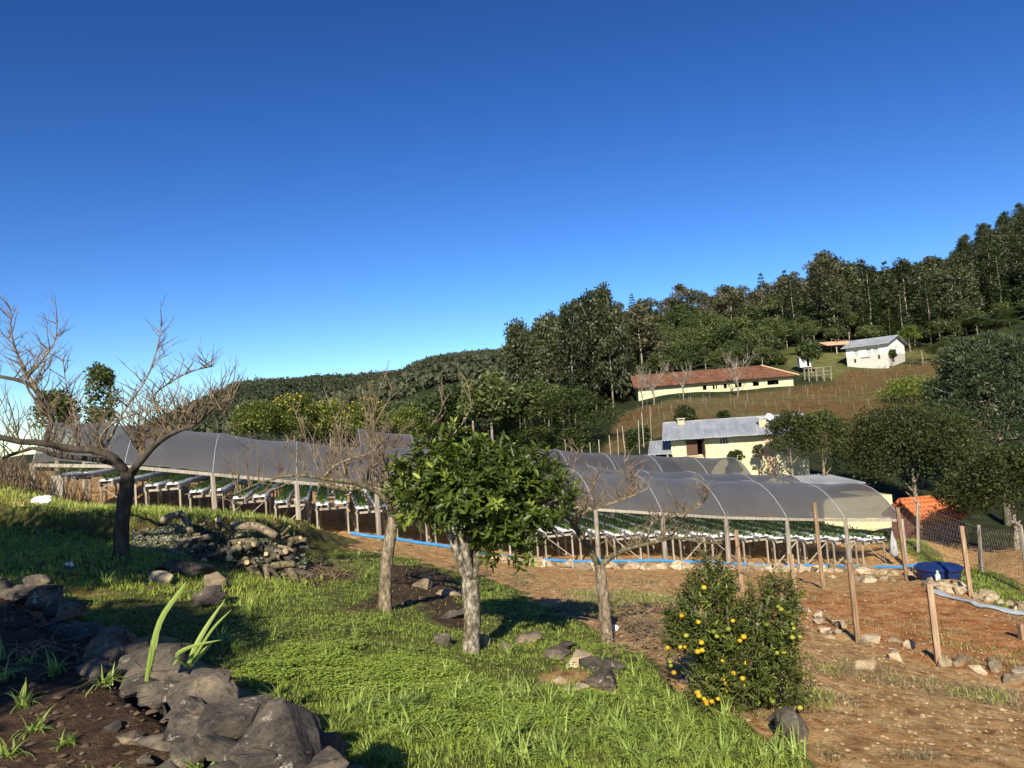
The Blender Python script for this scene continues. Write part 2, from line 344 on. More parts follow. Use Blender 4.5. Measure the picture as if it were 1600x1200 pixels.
BANK = np.array([(-40,17),(-17,16.0),(-10.8,16.6),(-8.6,15.9),(-6.6,15.7),(-5.3,17.6),(-5.0,20.0),(-5.4,22.6),(-6.0,25.5),(-9,40),(-14,60)], float)
WALL = np.array([(-9.5,11.6),(-5.75,8.8),(-4.2,7.15),(-2.75,5.4),(-1.75,4.35),(-1.05,3.65),(-.45,3.15),(0.5,2.3),(2.2,0.3),(3.2,-3),(3.5,-12)], float)
def sdist(line, x, y):
    """signed distance to a polyline: positive on its left side walking along it"""
    best = np.full(x.shape, 1e9); sg = np.ones(x.shape)
    for (ax, ay), (bx, by) in zip(line[:-1], line[1:]):
        dx, dy = bx-ax, by-ay; l2 = dx*dx+dy*dy
        t = np.clip(((x-ax)*dx+(y-ay)*dy)/l2, 0, 1); px, py = ax+t*dx-x, ay+t*dy-y; d = np.hypot(px, py)
        s = dx*(y-ay)-dy*(x-ax); m = d < best
        best = np.where(m, d, best); sg = np.where(m, np.sign(s), sg)
    return best*sg
def sstep(a, b, v):
    t = np.clip((v-a)/(b-a), 0, 1); return t*t*(3-2*t)
BERM = np.array([pk(1215,950,17.6)[:2], pk(1275,972,15.6)[:2], pk(1341,1005,13.6)[:2], pk(1467,1038,12.0)[:2], pk(1600,1072,11.2)[:2], (12,10.2)])
def hgt(x, y, detail=True):
    x, y = np.atleast_1d(np.asarray(x, float)), np.atleast_1d(np.asarray(y, float))
    z = LOWT(x, y)
    near = (y < 70) & (np.abs(x) < 60)
    # upper terrace beyond the bank on the left
    sd = sdist(BANK, x, y) + .22*vnoise(x*1.7, y*1.7)
    w = np.where(near, sstep(-.28, .22, sd), 0); zu = UPT(x, y)
    w = w*sstep(-45, -30, x)*sstep(48, 36, y)
    z = z*(1-w)+zu*w
    z = z + near*(.20*fbm(x*2.4, y*2.4, 4))*np.exp(-(sdist(BANK, x, y)/.6)**2)*sstep(-30, -20, x)*sstep(27, 22, y)
    # the terrace with the stone wall on which the photographer stands
    sd = -sdist(WALL, x, y); zt = -1.58 + .02*np.clip(y, -10, 12) + .03*vnoise(x*.9, y*.9)
    w = sstep(-.02, .26, sd)*sstep(13, 8.5, y)*sstep(-30, -12, x)
    z = z*(1-w)+zt*w
    # stony berm under the fence posts
    d = np.abs(sdist(BERM, x, y)); z = z + .16*np.exp(-(d/.45)**2) - .0
    if detail:
        k = np.clip(np.hypot(x, y)/40, .35, 4)
        z = z + .035*fbm(x*1.3, y*1.3, 3)*np.minimum(k*1.5, 1) + .03*vnoise(x*4.1, y*4.1) + .022*vnoise(x*8.3, y*8.3)*(np.hypot(x, y) < 26) + .25*k*fbm(x*.06, y*.06, 3)*sstep(125, 200, np.hypot(x, y))*3
    return z
def H(x, y): return float(hgt([x], [y])[0])
_T = np.concatenate([np.arange(2.2, 40, .05), np.geomspace(40, 420, 700)])
def gp(px, py, ymin=2.2):
    """where the sight line through a picture point meets the ground"""
    r = ray(px, py); T = _T[_T >= ymin]
    below = r.z*T < hgt(r.x*T, r.y*T)
    i = int(np.argmax(below)) if below.any() else len(T)-1
    p = r*float(T[i]); return Vector((p.x, p.y, H(p.x, p.y)))

def axis(lo, hi, c0, c1, fine, g):
    a = [c0]
    while a[-1] < c1: a.append(a[-1]+fine)
    s = fine
    while a[-1] < hi: s *= g; a.append(a[-1]+s)
    b = [c0]; s = fine
    while b[-1] > lo: s *= g; b.append(b[-1]-s)
    return np.array(b[:0:-1]+a)
xs = axis(-340, 420, -8, 10, .13, 1.05); ys = axis(-60, 420, 2.8, 22, .11, 1.035)
GXX, GYY = np.meshgrid(xs, ys); GZZ = hgt(GXX, GYY)
nx, ny = len(xs), len(ys)
idx = np.arange(nx*ny).reshape(ny, nx)
quads = np.stack([idx[:-1,:-1], idx[:-1,1:], idx[1:,1:], idx[1:,:-1]], -1).reshape(-1, 4)

def inpoly(poly, x, y):
    P = np.asarray(poly, float); c = np.zeros(x.shape, bool); j = len(P)-1
    for i in range(len(P)):
        xi, yi = P[i]; xj, yj = P[j]
        c ^= ((yi > y) != (yj > y)) & (x < (xj-xi)*(y-yi)/((yj-yi)+1e-12)+xi); j = i
    return c
def gpoly(pix): return [tuple(gp(*p)[:2]) for p in pix]
P_GRASS = gpoly([(300,1010),(480,1150),(640,1270),(900,1290),(1360,1280),(1235,1160),(1100,1108),(1040,1060),(985,1015),(930,985),(885,962),(830,935),(770,905),(690,890),(640,872),(540,858),(475,848),(440,872),(330,912),(240,880),(150,868),(0,852),(-120,860),(0,890),(60,925),(180,1000)])
P_GRASS = [(-1,3.2)] + P_GRASS if False else P_GRASS
P_GRASS2 = gpoly([(1385,825),(1460,858),(1600,915),(1640,960),(1600,962),(1500,925),(1440,880),(1395,860)])
P_UP = [(-40,15.5),(-17,14.8),(-10.8,15.4),(-6.6,14.9),(-4.6,17.4),(-5.2,19.5),(-9,20.5),(-14,21.8),(-40,30)]
P_MOUND = gpoly([(430,885),(500,880),(560,905),(520,915),(440,915)])
P_BARE = gpoly([(610,880),(700,895),(735,930),(760,990),(700,985),(640,945),(560,950),(540,965),(520,955),(600,925)])
P_BARE2 = gpoly([(860,1035),(985,1085),(930,1090),(850,1060)])
P_YARD = gpoly([(1230,965),(1341,1000),(1467,1033),(1600,1066),(1640,1075),(1640,960),(1520,945),(1430,915),(1290,928),(1225,925)])
def px_w(px, Y): return ((px-800)/FOC*Y, Y)
P_VINE = [px_w(930,58), px_w(1010,54), px_w(1300,58), px_w(1560,66), px_w(1520,112), px_w(1440,112), px_w(1325,112), px_w(1280,97), px_w(1000,90), px_w(965,89)]
P_LAWN = [px_w(1290,103), px_w(1330,116), px_w(1420,118), px_w(1440,113), px_w(1540,113), px_w(1560,126), px_w(1400,128), px_w(1240,132), px_w(1215,122), px_w(1255,106)]
jx = GXX + .22*vnoise(GXX*2.3, GYY*2.3)+.12*vnoise(GXX*6, GYY*6); jy = GYY + .22*vnoise(GXX*2.3+50, GYY*2.3)+.12*vnoise(GXX*6+9, GYY*6)
ter = (-sdist(WALL, GXX, GYY) > .12) & (GYY < 11) & (GXX > -14)
g = np.zeros(GXX.shape)
g[inpoly(P_GRASS, jx, jy)] = 1; g[inpoly(P_GRASS2, jx, jy)] = .8; g[inpoly(P_UP, jx, jy)] = .45
g[(GYY < 3.2) & ~ter & (GXX < 3.2)] = 1
for P in (P_MOUND, P_BARE, P_BARE2): g[inpoly(P, jx, jy)] *= .25
g[(GXX < -3.6) & (GXX > -22) & (GYY > 9) & (GYY < 16.5) & (sdist(BANK, GXX, GYY) < 0) & ~ter & ~inpoly(P_MOUND, jx, jy)] = .62
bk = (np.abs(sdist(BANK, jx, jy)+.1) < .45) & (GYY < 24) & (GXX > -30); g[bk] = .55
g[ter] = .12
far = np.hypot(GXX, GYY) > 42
vine = np.where(inpoly(P_VINE, GXX, GYY), 1.0, 0.0)
lawn = np.where(inpoly(P_LAWN, GXX, GYY), 1.0, 0.0)
g = np.where(far, .75, g)
red = np.where(inpoly(P_YARD, jx+.5*vnoise(jx*.9, jy*.9), jy+.5*vnoise(jx*.9+7, jy*.9)), .82, .36)
red = np.where(inpoly(P_MOUND, jx, jy) | inpoly(P_BARE, jx, jy), .55, red); red = np.where(ter, .45, red)
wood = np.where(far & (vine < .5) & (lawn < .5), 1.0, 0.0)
dark = np.where(ter | bk | inpoly(P_MOUND, jx, jy) | inpoly(P_BARE, jx, jy), 1.0, 0.0)  # on the bank this puts the tree shade into the soil colour
def blur(a):
    b = a.copy(); b[1:-1,1:-1] = (a[1:-1,1:-1]*2+a[:-2,1:-1]+a[2:,1:-1]+a[1:-1,:-2]+a[1:-1,2:])/6; return b
for _ in range(7): red = blur(red)
g, red, vine, lawn, wood, dark = [blur(a) for a in (g, red, vine, lawn, wood, dark)]

m, n = newmat('ground'); L = n.links.new
tc = N(n, 'ShaderNodeTexCoord')
def noise(scale, det=7, rough=.62):
    o = N(n, 'ShaderNodeTexNoise'); o.inputs['Scale'].default_value = scale; o.inputs['Detail'].default_value = det
    o.inputs['Roughness'].default_value = rough; L(tc.outputs['Object'], o.inputs['Vector']); return o.outputs[0]
def rmp(f, stops): r = ramp(n, stops); L(f, r.inputs[0]); return r.outputs[0]
def mixc(f, a, b):
    o = N(n, 'ShaderNodeMix', data_type='RGBA'); L(f, o.inputs[0]); L(a, o.inputs[6]); L(b, o.inputs[7]); return o.outputs[2]
def attr(nm): return N(n, 'ShaderNodeAttribute', attribute_name=nm).outputs['Fac']
def edge(f, s, lo=.35, hi=.65):      # mask with an edge broken up by noise
    a = N(n, 'ShaderNodeMath', operation='MULTIPLY_ADD'); L(noise(s), a.inputs[0]); a.inputs[1].default_value = .9; a.inputs[2].default_value = -.45
    b = N(n, 'ShaderNodeMath', operation='ADD'); L(f, b.inputs[0]); L(a.outputs[0], b.inputs[1])
    r = N(n, 'ShaderNodeMapRange'); r.inputs[1].default_value = lo; r.inputs[2].default_value = hi; L(b.outputs[0], r.inputs[0]); return r.outputs[0]
tan_ = rmp(noise(5.5), [(.30,(.24,.115,.040)),(.42,(.50,.28,.105)),(.54,(.68,.42,.175)),(.70,(.86,.62,.32))])
redc = rmp(noise(2.2), [(.30,(.27,.095,.028)),(.46,(.50,.215,.072)),(.60,(.64,.33,.13)),(.76,(.78,.50,.24))])
soil = mixc(edge(attr('red'), 1.1), tan_, redc)
spk = rmp(noise(17, 8, .8), [(.36,(.26,.22,.18)),(.47,(.95,.95,.95)),(.62,(1,1,1)),(.74,(1.25,1.22,1.15))])
ms = N(n, 'ShaderNodeMix', data_type='RGBA', blend_type='MULTIPLY'); ms.inputs[0].default_value = 1; L(soil, ms.inputs[6]); L(spk, ms.inputs[7]); soil = ms.outputs[2]
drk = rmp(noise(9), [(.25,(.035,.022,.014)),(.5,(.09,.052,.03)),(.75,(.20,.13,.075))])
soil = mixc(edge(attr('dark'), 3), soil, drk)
grs = rmp(noise(4.5), [(.25,(.06,.068,.018)),(.5,(.125,.135,.034)),(.75,(.22,.21,.07))])
base = mixc(edge(attr('grass'), 2.6), soil, grs)
vin = rmp(noise(.9, 10, .75), [(.3,(.06,.052,.020)),(.44,(.14,.118,.044)),(.56,(.21,.16,.072)),(.68,(.20,.185,.066)),(.82,(.34,.28,.14))])
vin2 = rmp(noise(.07, 3), [(.40,(.95,.95,.8)),(.60,(.85,.62,.5))])
mu = N(n, 'ShaderNodeMix', data_type='RGBA', blend_type='MULTIPLY'); mu.inputs[0].default_value = 1; L(vin, mu.inputs[6]); L(vin2, mu.inputs[7])
base = mixc(edge(attr('vine'), .5), base, mu.outputs[2])
lw = rmp(noise(.6, 9), [(.3,(.07,.085,.022)),(.5,(.13,.14,.04)),(.7,(.24,.20,.09))])
base = mixc(edge(attr('lawn'), .5), base, lw)
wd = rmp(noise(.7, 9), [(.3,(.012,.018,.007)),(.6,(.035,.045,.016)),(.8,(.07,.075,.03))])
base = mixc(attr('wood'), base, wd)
p = N(n, 'ShaderNodeBsdfPrincipled'); p.inputs['Roughness'].default_value = .95; p.inputs['Specular IOR Level'].default_value = .15
L(base, p.inputs['Base Color'])
bp = N(n, 'ShaderNodeBump'); bp.inputs['Strength'].default_value = .9; bp.inputs['Distance'].default_value = .07
ad = N(n, 'ShaderNodeMath', operation='ADD'); L(noise(7, 10, .7), ad.inputs[0]); L(noise(38, 4, .7), ad.inputs[1]); L(ad.outputs[0], bp.inputs['Height'])
L(bp.outputs[0], p.inputs['Normal'])
o = N(n, 'ShaderNodeOutputMaterial'); L(p.outputs[0], o.inputs[0]); MAT['ground'] = m
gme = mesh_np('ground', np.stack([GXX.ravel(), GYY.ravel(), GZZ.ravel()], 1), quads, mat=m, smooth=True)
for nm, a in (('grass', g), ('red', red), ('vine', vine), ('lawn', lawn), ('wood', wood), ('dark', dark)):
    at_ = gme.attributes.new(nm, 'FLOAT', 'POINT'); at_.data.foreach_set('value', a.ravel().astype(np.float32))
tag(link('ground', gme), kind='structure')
def sample_grid(A, x, y):
    i = np.clip(np.searchsorted(xs, x), 1, nx-1); j = np.clip(np.searchsorted(ys, y), 1, ny-1); return A[j, i]

# far hills: one sheet to the horizon, low on the left, wooded ridge in the middle
hx = np.linspace(-2600, 2600, 260); hy = np.concatenate([np.linspace(330, 1500, 90), np.geomspace(1530, 4000, 30)])
HX, HY = np.meshgrid(hx, hy)
uu = HX/HY
rid = np.interp(uu, [-2,-.68,-.52,-.44,-.39,-.34,-.29,-.20,-.13,-.09,-.05,-.01,.05,.2,.5,2], [0,-4,16,46,62,78,78,74,78,94,98,100,104,112,150,160])
prof = sstep(340, 920, HY)
HZ = -6 + (rid+6)*prof**1.1 - 40*sstep(1100, 2600, HY)*prof
HZ += (9*fbm(HX*.006, HY*.006, 4) + 4*fbm(HX*.02, HY*.02, 3))*prof
HZ[0] = -30
i2 = np.arange(HX.size).reshape(HX.shape)
hq = np.stack([i2[:-1,:-1], i2[:-1,1:], i2[1:,1:], i2[1:,:-1]], -1).reshape(-1, 4)
MAT['hill'] = noisy('hill', [(.3,(.010,.016,.008)),(.5,(.026,.038,.016)),(.7,(.05,.06,.028))], .03, .95, 0, detail=10)
tag(link('hills', mesh_np('hills', np.stack([HX.ravel(), HY.ravel(), HZ.ravel()], 1), hq, mat=MAT['hill'], smooth=True)), kind='structure')
# a sheet under the far edges so that no gap opens between near ground and hills
# ------------------------------------------------------------------ foliage helpers
def unit(a): return a/(np.linalg.norm(a, axis=-1, keepdims=True)+1e-9)
def rvec(n): return unit(RNG.normal(size=(n, 3)))
def leafs(pos, d, nrm, Ln, Wd, fold=.25, detail=False):
    """leaf faces: one folded quad each, or two when detail"""
    d = unit(d); s = unit(np.cross(d, nrm)); u = np.cross(s, d)
    Ln = np.broadcast_to(np.asarray(Ln, float).reshape(-1,1), (len(pos),1)); Wd = np.broadcast_to(np.asarray(Wd, float).reshape(-1,1), (len(pos),1))
    if not detail:
        V = np.stack([pos, pos+d*Ln*.5+s*Wd*.5+u*Wd*fold, pos+d*Ln, pos+d*Ln*.5-s*Wd*.5+u*Wd*fold], 1)
        k = np.arange(len(pos))[:,None]*4; Q = k+np.array([[0,1,2,3]])
        return V.reshape(-1,3), Q
    tip = pos+d*Ln-u*Ln*.12
    V = np.stack([pos, pos+d*Ln*.3+s*Wd*.46+u*Wd*fold, pos+d*Ln*.7+s*Wd*.36+u*Wd*fold*.6, tip, pos+d*Ln*.7-s*Wd*.36+u*Wd*fold*.6, pos+d*Ln*.3-s*Wd*.46+u*Wd*fold], 1)
    k = np.arange(len(pos))[:,None]*6; Q = np.concatenate([k+np.array([[0,1,2,3]]), k+np.array([[0,3,4,5]])], 1).reshape(-1,4)
    return V.reshape(-1,3), Q
def join(parts):
    V = []; Q = []; R = []; n = 0
    for v, q, r in parts: V.append(v); Q.append(q+n); R.append(r); n += len(v)
    return np.concatenate(V), np.concatenate(Q), np.concatenate(R)
def clump_crown(centers, radii, per, size, up=.25, squash=.8, rr=.35):
    """leaf faces in the shells of many clumps"""
    parts = []
    for c, r in zip(centers, radii):
        k = max(6, int(per*(r/np.mean(radii))**2)); dv = rvec(k)
        rad = r*(RNG.random((k,1))**.4); pos = c + dv*rad*np.array([1,1,squash])
        d = unit(dv*.6 + rvec(k)*.8 + np.array([0,0,up])); nr = unit(dv + rvec(k)*.6)
        sz = size*RNG.uniform(.6, 1.4, k)
        v, q = leafs(pos, d, nr, sz, sz*.62, .2)
        cr = RNG.random()
        parts.append((v, q, np.clip(cr*rr + RNG.random(k)*(1-rr) , 0, 1)))
    return join(parts)
def blades(P, az, Ln, Wd, lean, segs=3, rnd=None):
    """curved tapering grass blades"""
    n = len(P); hd = np.stack([np.cos(az), np.sin(az), np.zeros(n)], 1); sd = np.stack([-np.sin(az), np.cos(az), np.zeros(n)], 1)
    rows = []
    for i in range(segs+1):
        t = i/segs; th = lean*(.25+.95*t)
        c = hd*(np.sin(th)*t*Ln)[:,None] + np.array([0,0,1])*(np.cos(th*.9)*t*Ln)[:,None]
        w = (Wd*.5*(1-t**1.6)+.0004)[:,None]
        rows += [P+c-sd*w, P+c+sd*w]
    V = np.stack(rows, 1); k = np.arange(n)[:,None]*(2*segs+2)
    Q = np.concatenate([k+np.array([[2*i,2*i+1,2*i+3,2*i+2]]) for i in range(segs)], 1).reshape(-1,4)
    r = np.repeat(RNG.random(n) if rnd is None else rnd, segs)
    return V.reshape(-1,3), Q, r
# ------------------------------------------------------------------ far wood on the ridge (one mass)
k = 15000
fx = RNG.uniform(-.62, .12, k); fy = RNG.uniform(520, 1060, k); fxx = fx*fy
from_grid = lambda x, y: HZ[np.clip(np.searchsorted(hy, y), 1, len(hy)-1), np.clip(np.searchsorted(hx, x), 1, len(hx)-1)]
fz = from_grid(fxx, fy); parts = []
base = np.stack([fxx, fy, fz], 1)
hgtf = RNG.uniform(3.5, 7, k); wid = RNG.uniform(2.4, 5, k); tall = RNG.random(k) < .04; hgtf[tall] *= 1.7; wid[tall] *= .7
for j in range(9):
    dv = rvec(k); dv[:,2] = np.abs(dv[:,2])*.9; pos = base + dv*np.stack([wid, wid, hgtf], 1)*.55*RNG.uniform(.5, 1, (k,1)) + np.array([0,0,1])*(hgtf*.25)[:,None]
    v, q = leafs(pos, unit(rvec(k)+dv), dv, RNG.uniform(1.5, 3.0, k), RNG.uniform(1.2, 2.4, k), .2)
    parts.append((v, q, np.clip(.5+.5*fbm(fxx*.01, fy*.01, 2)+RNG.uniform(-.25, .25, k), 0, 1)))
k2 = 5200; fx = RNG.uniform(-.50, .03, k2); fy = RNG.uniform(225, 540, k2); fxx = fx*fy
zz = np.where(fy < 400, hgt(np.clip(fxx, -330, 400), np.clip(fy, 0, 410)), -99); fz = np.maximum(zz, np.where(fy > 331, from_grid(fxx, fy), -99)); base = np.stack([fxx, fy, fz], 1)
ht2 = RNG.uniform(3.5, 7, k2); wd2 = RNG.uniform(2.4, 4.2, k2)
for j in range(12):
    dv = rvec(k2); dv[:,2] = np.abs(dv[:,2])*.9; pos = base+dv*np.stack([wd2, wd2, ht2], 1)*.6*RNG.uniform(.5, 1, (k2,1))+np.array([0,0,1])*(ht2*.2)[:,None]
    v, q = leafs(pos, unit(rvec(k2)+dv), dv, RNG.uniform(1.2, 2.4, k2), RNG.uniform(1.0, 1.8, k2), .2); parts.append((v, q, np.clip(.6+.5*fbm(fxx*.02, fy*.02, 2)+RNG.uniform(-.3, .3, k2), 0, 1)))
V, Q, R = join(parts)
tag(link('distant_wood', mesh_np('distant_wood', V, Q, rnd=R, mat=MAT['leaf_far'])), 'dark green forest covering the far ridge', 'forest', kind='stuff')

# ------------------------------------------------------------------ prototype trees of the hillside
def trunk_mesh(name, h, r, mat, forks=0, f0=.45, sides=6, bend=.03):
    b = MB(); p = [Vector((0,0,-.6))]; x = y = 0
    for i in range(1, 7): x += random.uniform(-1,1)*bend*h*.3; y += random.uniform(-1,1)*bend*h*.3; p.append(Vector((x,y,h*i/6)))
    b.tube(p, [r*(1-.13*i) for i in range(7)], sides)
    for k in range(forks):
        t = random.uniform(f0, .85); s = p[0].lerp(p[-1], t); i = int(t*6); s = p[i].lerp(p[i+1], t*6-i)
        a = random.uniform(0, 6.28); l = h*random.uniform(.14, .28)
        e = s+Vector((math.cos(a)*l*.7, math.sin(a)*l*.7, l*.75)); b.tube([s, s.lerp(e,.5)+Vector((0,0,-.06*l)), e], [r*.45, r*.3, r*.12], 4)
    return b.mesh(name, mat, True)
def proto(name, kind):
    h = {'euc':17, 'brown':16, 'native':11, 'pine':17, 'dark':13}[kind]
    if kind in ('euc', 'brown'):
        nc = 46 if kind == 'euc' else 34
        t = RNG.random(nc)**.85; z = h*(.14+.84*t); w = 2.4*np.sin(np.pi*np.clip(.28+.70*t, 0, 1))**.8+.35
        if kind == 'brown': z = h*(.34+.64*t); w = w*1.45
        a = RNG.uniform(0, 6.28, nc); rr = w*np.sqrt(RNG.random(nc))
        c = np.stack([rr*np.cos(a), rr*np.sin(a), z], 1); V, Q, R = clump_crown(c, RNG.uniform(.75, 1.5, nc), 74 if kind == 'euc' else 58, .52, up=.1 if kind == 'euc' else .3, squash=1.1 if kind == 'euc' else .7)
        tm = trunk_mesh(name+'_trunk', h*.96, .17, MAT['trunk_far'], 6)
        cm = mesh_np(name+'_crown', V, Q, rnd=R, mat=MAT['leaf_euc' if kind == 'euc' else 'leaf_brown'])
    elif kind == 'native':
        nc = 40; dv = rvec(nc); dv[:,2] = np.abs(dv[:,2])*1.15-.25; c = dv*np.array([3.1,3.1,4.2])*RNG.uniform(.65, 1, (nc,1))+np.array([0,0,h*.55])
        V, Q, R = clump_crown(c, RNG.uniform(.8, 1.6, nc), 75, .50, up=.3); tm = trunk_mesh(name+'_trunk', h*.7, .2, MAT['trunk_far'], 5)
        cm = mesh_np(name+'_crown', V, Q, rnd=R, mat=MAT['leaf_native'])
    else:
        parts = []; n_l = 16
        for i in range(n_l):
            t = i/(n_l-1); z = h*(.14+.86*t); rad = (2.7 if kind == 'pine' else 2.2)*(1-t)**.75+.15; kk = int(190*(1-t*.75))
            a = RNG.uniform(0, 6.28, kk); rr = rad*RNG.random(kk)**.45*(1+.25*np.sin(a*3+i*1.7))
            pos = np.stack([rr*np.cos(a), rr*np.sin(a), z-.32*rr+RNG.normal(0, .16 if kind == 'pine' else .4, kk)], 1)
            d = unit(np.stack([np.cos(a), np.sin(a), -.15+RNG.normal(0,.3,kk)], 1)); v, q = leafs(pos, d, unit(np.array([0,0,1.])+rvec(kk)*.6), RNG.uniform(.35,.75,kk), .32, .15)
            parts.append((v, q, np.clip(RNG.random(kk)*.8+.2*(rr/rad), 0, 1)))
        V, Q, R = join(parts); tm = trunk_mesh(name+'_trunk', h*.95, .2, MAT['trunk_far'])
        cm = mesh_np(name+'_crown', V, Q, rnd=R, mat=MAT['leaf_pine' if kind == 'pine' else 'leaf_native'])
    return tm, cm
PROTO = {kd: [proto(f'{kd}_{i}', kd) for i in range(nv)] for kd, nv in (('euc',5),('brown',3),('native',4),('pine',3),('dark',2))}
KIND = {'euc': ('eucalyptus_tree', 'tree'), 'brown': ('tall_open_tree', 'tree'), 'native': ('forest_tree', 'tree'), 'pine': ('pine_tree', 'tree'), 'dark': ('cypress_tree', 'tree')}
def hill_tree(kd, x, y, s, label, group, z=None, w=1.0):
    tm, cm = random.choice(PROTO[kd]); r = empty(KIND[kd][0], (x, y, (H(x, y) if z is None else z)-.1), random.uniform(0, 6.28)); r.scale = (s*w, s*w, s)
    link('trunk', tm, r); link('crown', cm, r); return tag(r, label, 'tree', group)
def poisson(poly, dist, n_try=6000, seed=3):
    rs = np.random.default_rng(seed); P = np.array(poly); lo, hi = P.min(0), P.max(0); out = np.zeros((0,2))
    for c in rs.uniform(lo, hi, (n_try, 2)):
        if not inpoly(poly, np.array([c[0]]), np.array([c[1]]))[0]: continue
        dd = dist(c) if callable(dist) else dist
        if len(out) and np.min(np.hypot(*(out-c).T)) < dd: continue
        out = np.vstack([out, c])
    return out
P_FOREST = [px_w(985,116), px_w(1090,119), px_w(1200,126), px_w(1262,138), px_w(1330,133), px_w(1425,130), px_w(1480,128), px_w(1560,127), px_w(1720,122), px_w(1740,215), px_w(1640,285), px_w(1450,250), px_w(1250,245), px_w(1080,215), px_w(960,185), px_w(880,190), px_w(850,150)]
LAB = {'euc': 'tall grey-green eucalyptus', 'brown': 'tall brownish open-crowned tree',
       'native': 'rounded dark green tree', 'pine': 'dark pointed pine'}
for x, y in poisson(P_FOREST, lambda c: 4.7+.012*(c[1]-120)):
    px = x/y*FOC+800; r = random.random()
    if px < 960: kd = 'euc'
    elif px < 1270:
        kd = ('brown' if r < .5 else 'native' if r < .9 else 'pine') if y > 165 else ('native' if r < .78 else 'pine' if r < .86 else 'brown')
    else: kd = 'euc' if r < .74 else 'pine' if r < .82 else 'native'
    s = random.uniform(.66, .98)*(.85 if y > 190 else 1.0)*(.78 if kd == 'native' and y < 150 else 1)*(.84 if px < 1180 else .92 if px < 1480 else .8)
    where = 'above the long barn' if px < 1215 else 'behind the white house' if px < 1450 else 'on the steep slope at the right edge'
    rank = 'low in the wood' if y < 155 else 'halfway up the wood' if y < 195 else 'near the skyline'
    hill_tree(kd, x, y, s, f'{LAB[kd]} {rank}, {where}', f'{KIND[kd][0].replace("_", " ")}s {rank} {where}', w=1.32 if kd != 'pine' else 1.0)
# bushy undergrowth closing the foot of the wood
P_UND = [px_w(960,108), px_w(1000,108), px_w(1200,114), px_w(1262,128), px_w(1330,128), px_w(1425,124), px_w(1560,122), px_w(1720,118), px_w(1720,150), px_w(1300,165), px_w(960,150)]
for x, y in poisson(P_UND, 3.3, 5000, seed=14):
    px = x/y*FOC+800; where = 'above the long barn' if px < 1240 else 'behind the white house' if px < 1450 else 'at the right edge'
    if inpoly(P_LAWN, np.array([x]), np.array([y]))[0] or 1225 < px < 1330 and y < 130: continue
    hill_tree('native', x, y, random.uniform(.30, .52), f'low bushy tree at the foot of the hillside wood {where}', 'undergrowth '+where, w=1.25)
# eucalyptus grove standing in front of the wood, above the left end of the long barn
P_GROVE = [px_w(800,104), px_w(860,100), px_w(945,98), px_w(990,104), px_w(985,125), px_w(880,140), px_w(806,128)]
for x, y in poisson(P_GROVE, 3.6, seed=5):
    px = x/y*FOC+800; hill_tree('euc', x, y, random.uniform(.80, .98)*(1.0 if px < 960 else .78), 'grey-green eucalyptus in the tall grove left of the long barn', 'eucalyptus grove trees', w=.82)
# lower mixed wood in the valley behind the tunnels
P_VAL = [px_w(560,95), px_w(640,70), px_w(760,64), px_w(850,66), px_w(905,84), px_w(960,94), px_w(860,98), px_w(800,102), px_w(795,190), px_w(640,240), px_w(470,240), px_w(430,130)]
for x, y in poisson(P_VAL, lambda c: 3.6+.02*(c[1]-60), seed=8):
    px = x/y*FOC+800; s = random.uniform(.40, .62)*(1 if y < 120 else 1.0)
    top = np.interp(px, [400, 560, 640, 700, 760, 800, 1000], [655, 640, 632, 612, 592, 600, 620])     # keep this wood below the ridge behind it
    zt = at(px, top, y).z; z0 = H(x, y); kd = 'native' if random.random() < .7 else 'euc'; hmax = (zt-z0)/({'native':9.5,'euc':17}[kd])
    if hmax < .2: continue
    hill_tree(kd, x, y, min(s*1.5 if kd == 'native' else s, hmax), {'native': 'rounded green tree', 'euc': 'slender grey-green tree'}[kd]+' in the valley wood below the far ridge'+(', left of the grove' if px > 700 else ', behind the citrus row' if px < 600 else ', behind the orange tree'), 'valley wood, '+KIND[kd][0].replace('_', ' ')+(' right' if px > 700 else ' left' if px < 600 else ' middle'), w=1.25)
# two pointed cypresses behind the white house, one pine with layered limbs
for px, py, Y, s, lb in ((1352,533,133,.52,'dark cypress behind the white house, left one of the pair'), (1392,530,133,.54,'dark cypress behind the white house, right one of the pair')):
    p = gp(px, py); q = at(px, py, Y); hill_tree('dark', q.x, Y, s, lb, 'pair of cypresses', w=1.15)
q = at(1245, 540, 138); hill_tree('pine', q.x, 138, .72, 'layered dark pine beside the tall open tree above the hut', None)
q = at(1292, 515, 143); hill_tree('brown', q.x, 143, 1.0, 'tall open brownish tree with a bare pale trunk above the hut', None)

# ------------------------------------------------------------------ single leafy trees and shrubs
def leafy_tree(name, label, cat, base, h, rx, zc, rz, size, mat, nc=60, per=70, trunk=None, trunk_r=.14, up=.3, bark='bark_tan', group=None, forks=6, shell=.55):
    r = empty(name, base, 0)
    dv = rvec(nc); dv[:,2] = np.where(dv[:,2] < -.55, -dv[:,2], dv[:,2])
    c = dv*np.array([rx, rx, rz])*RNG.uniform(shell, 1, (nc,1))**.7*.82+np.array([0,0,zc])
    V, Q, R = clump_crown(c, RNG.uniform(.14, .30, nc)*rx+.05*rz, per, size, up)
    link('trunk', trunk_mesh('trunk', trunk or zc, trunk_r, MAT[bark], forks, .35, 7), r)
    link('crown', mesh_np('crown', V, Q, rnd=R, mat=MAT[mat]), r)
    return tag(r, label, cat, group)
def gb(px, Y, dz=0.0):
    x = (px-800)/FOC*Y*1.0; p = at(px, 700, Y); return Vector((p.x, Y, H(p.x, Y)+dz))
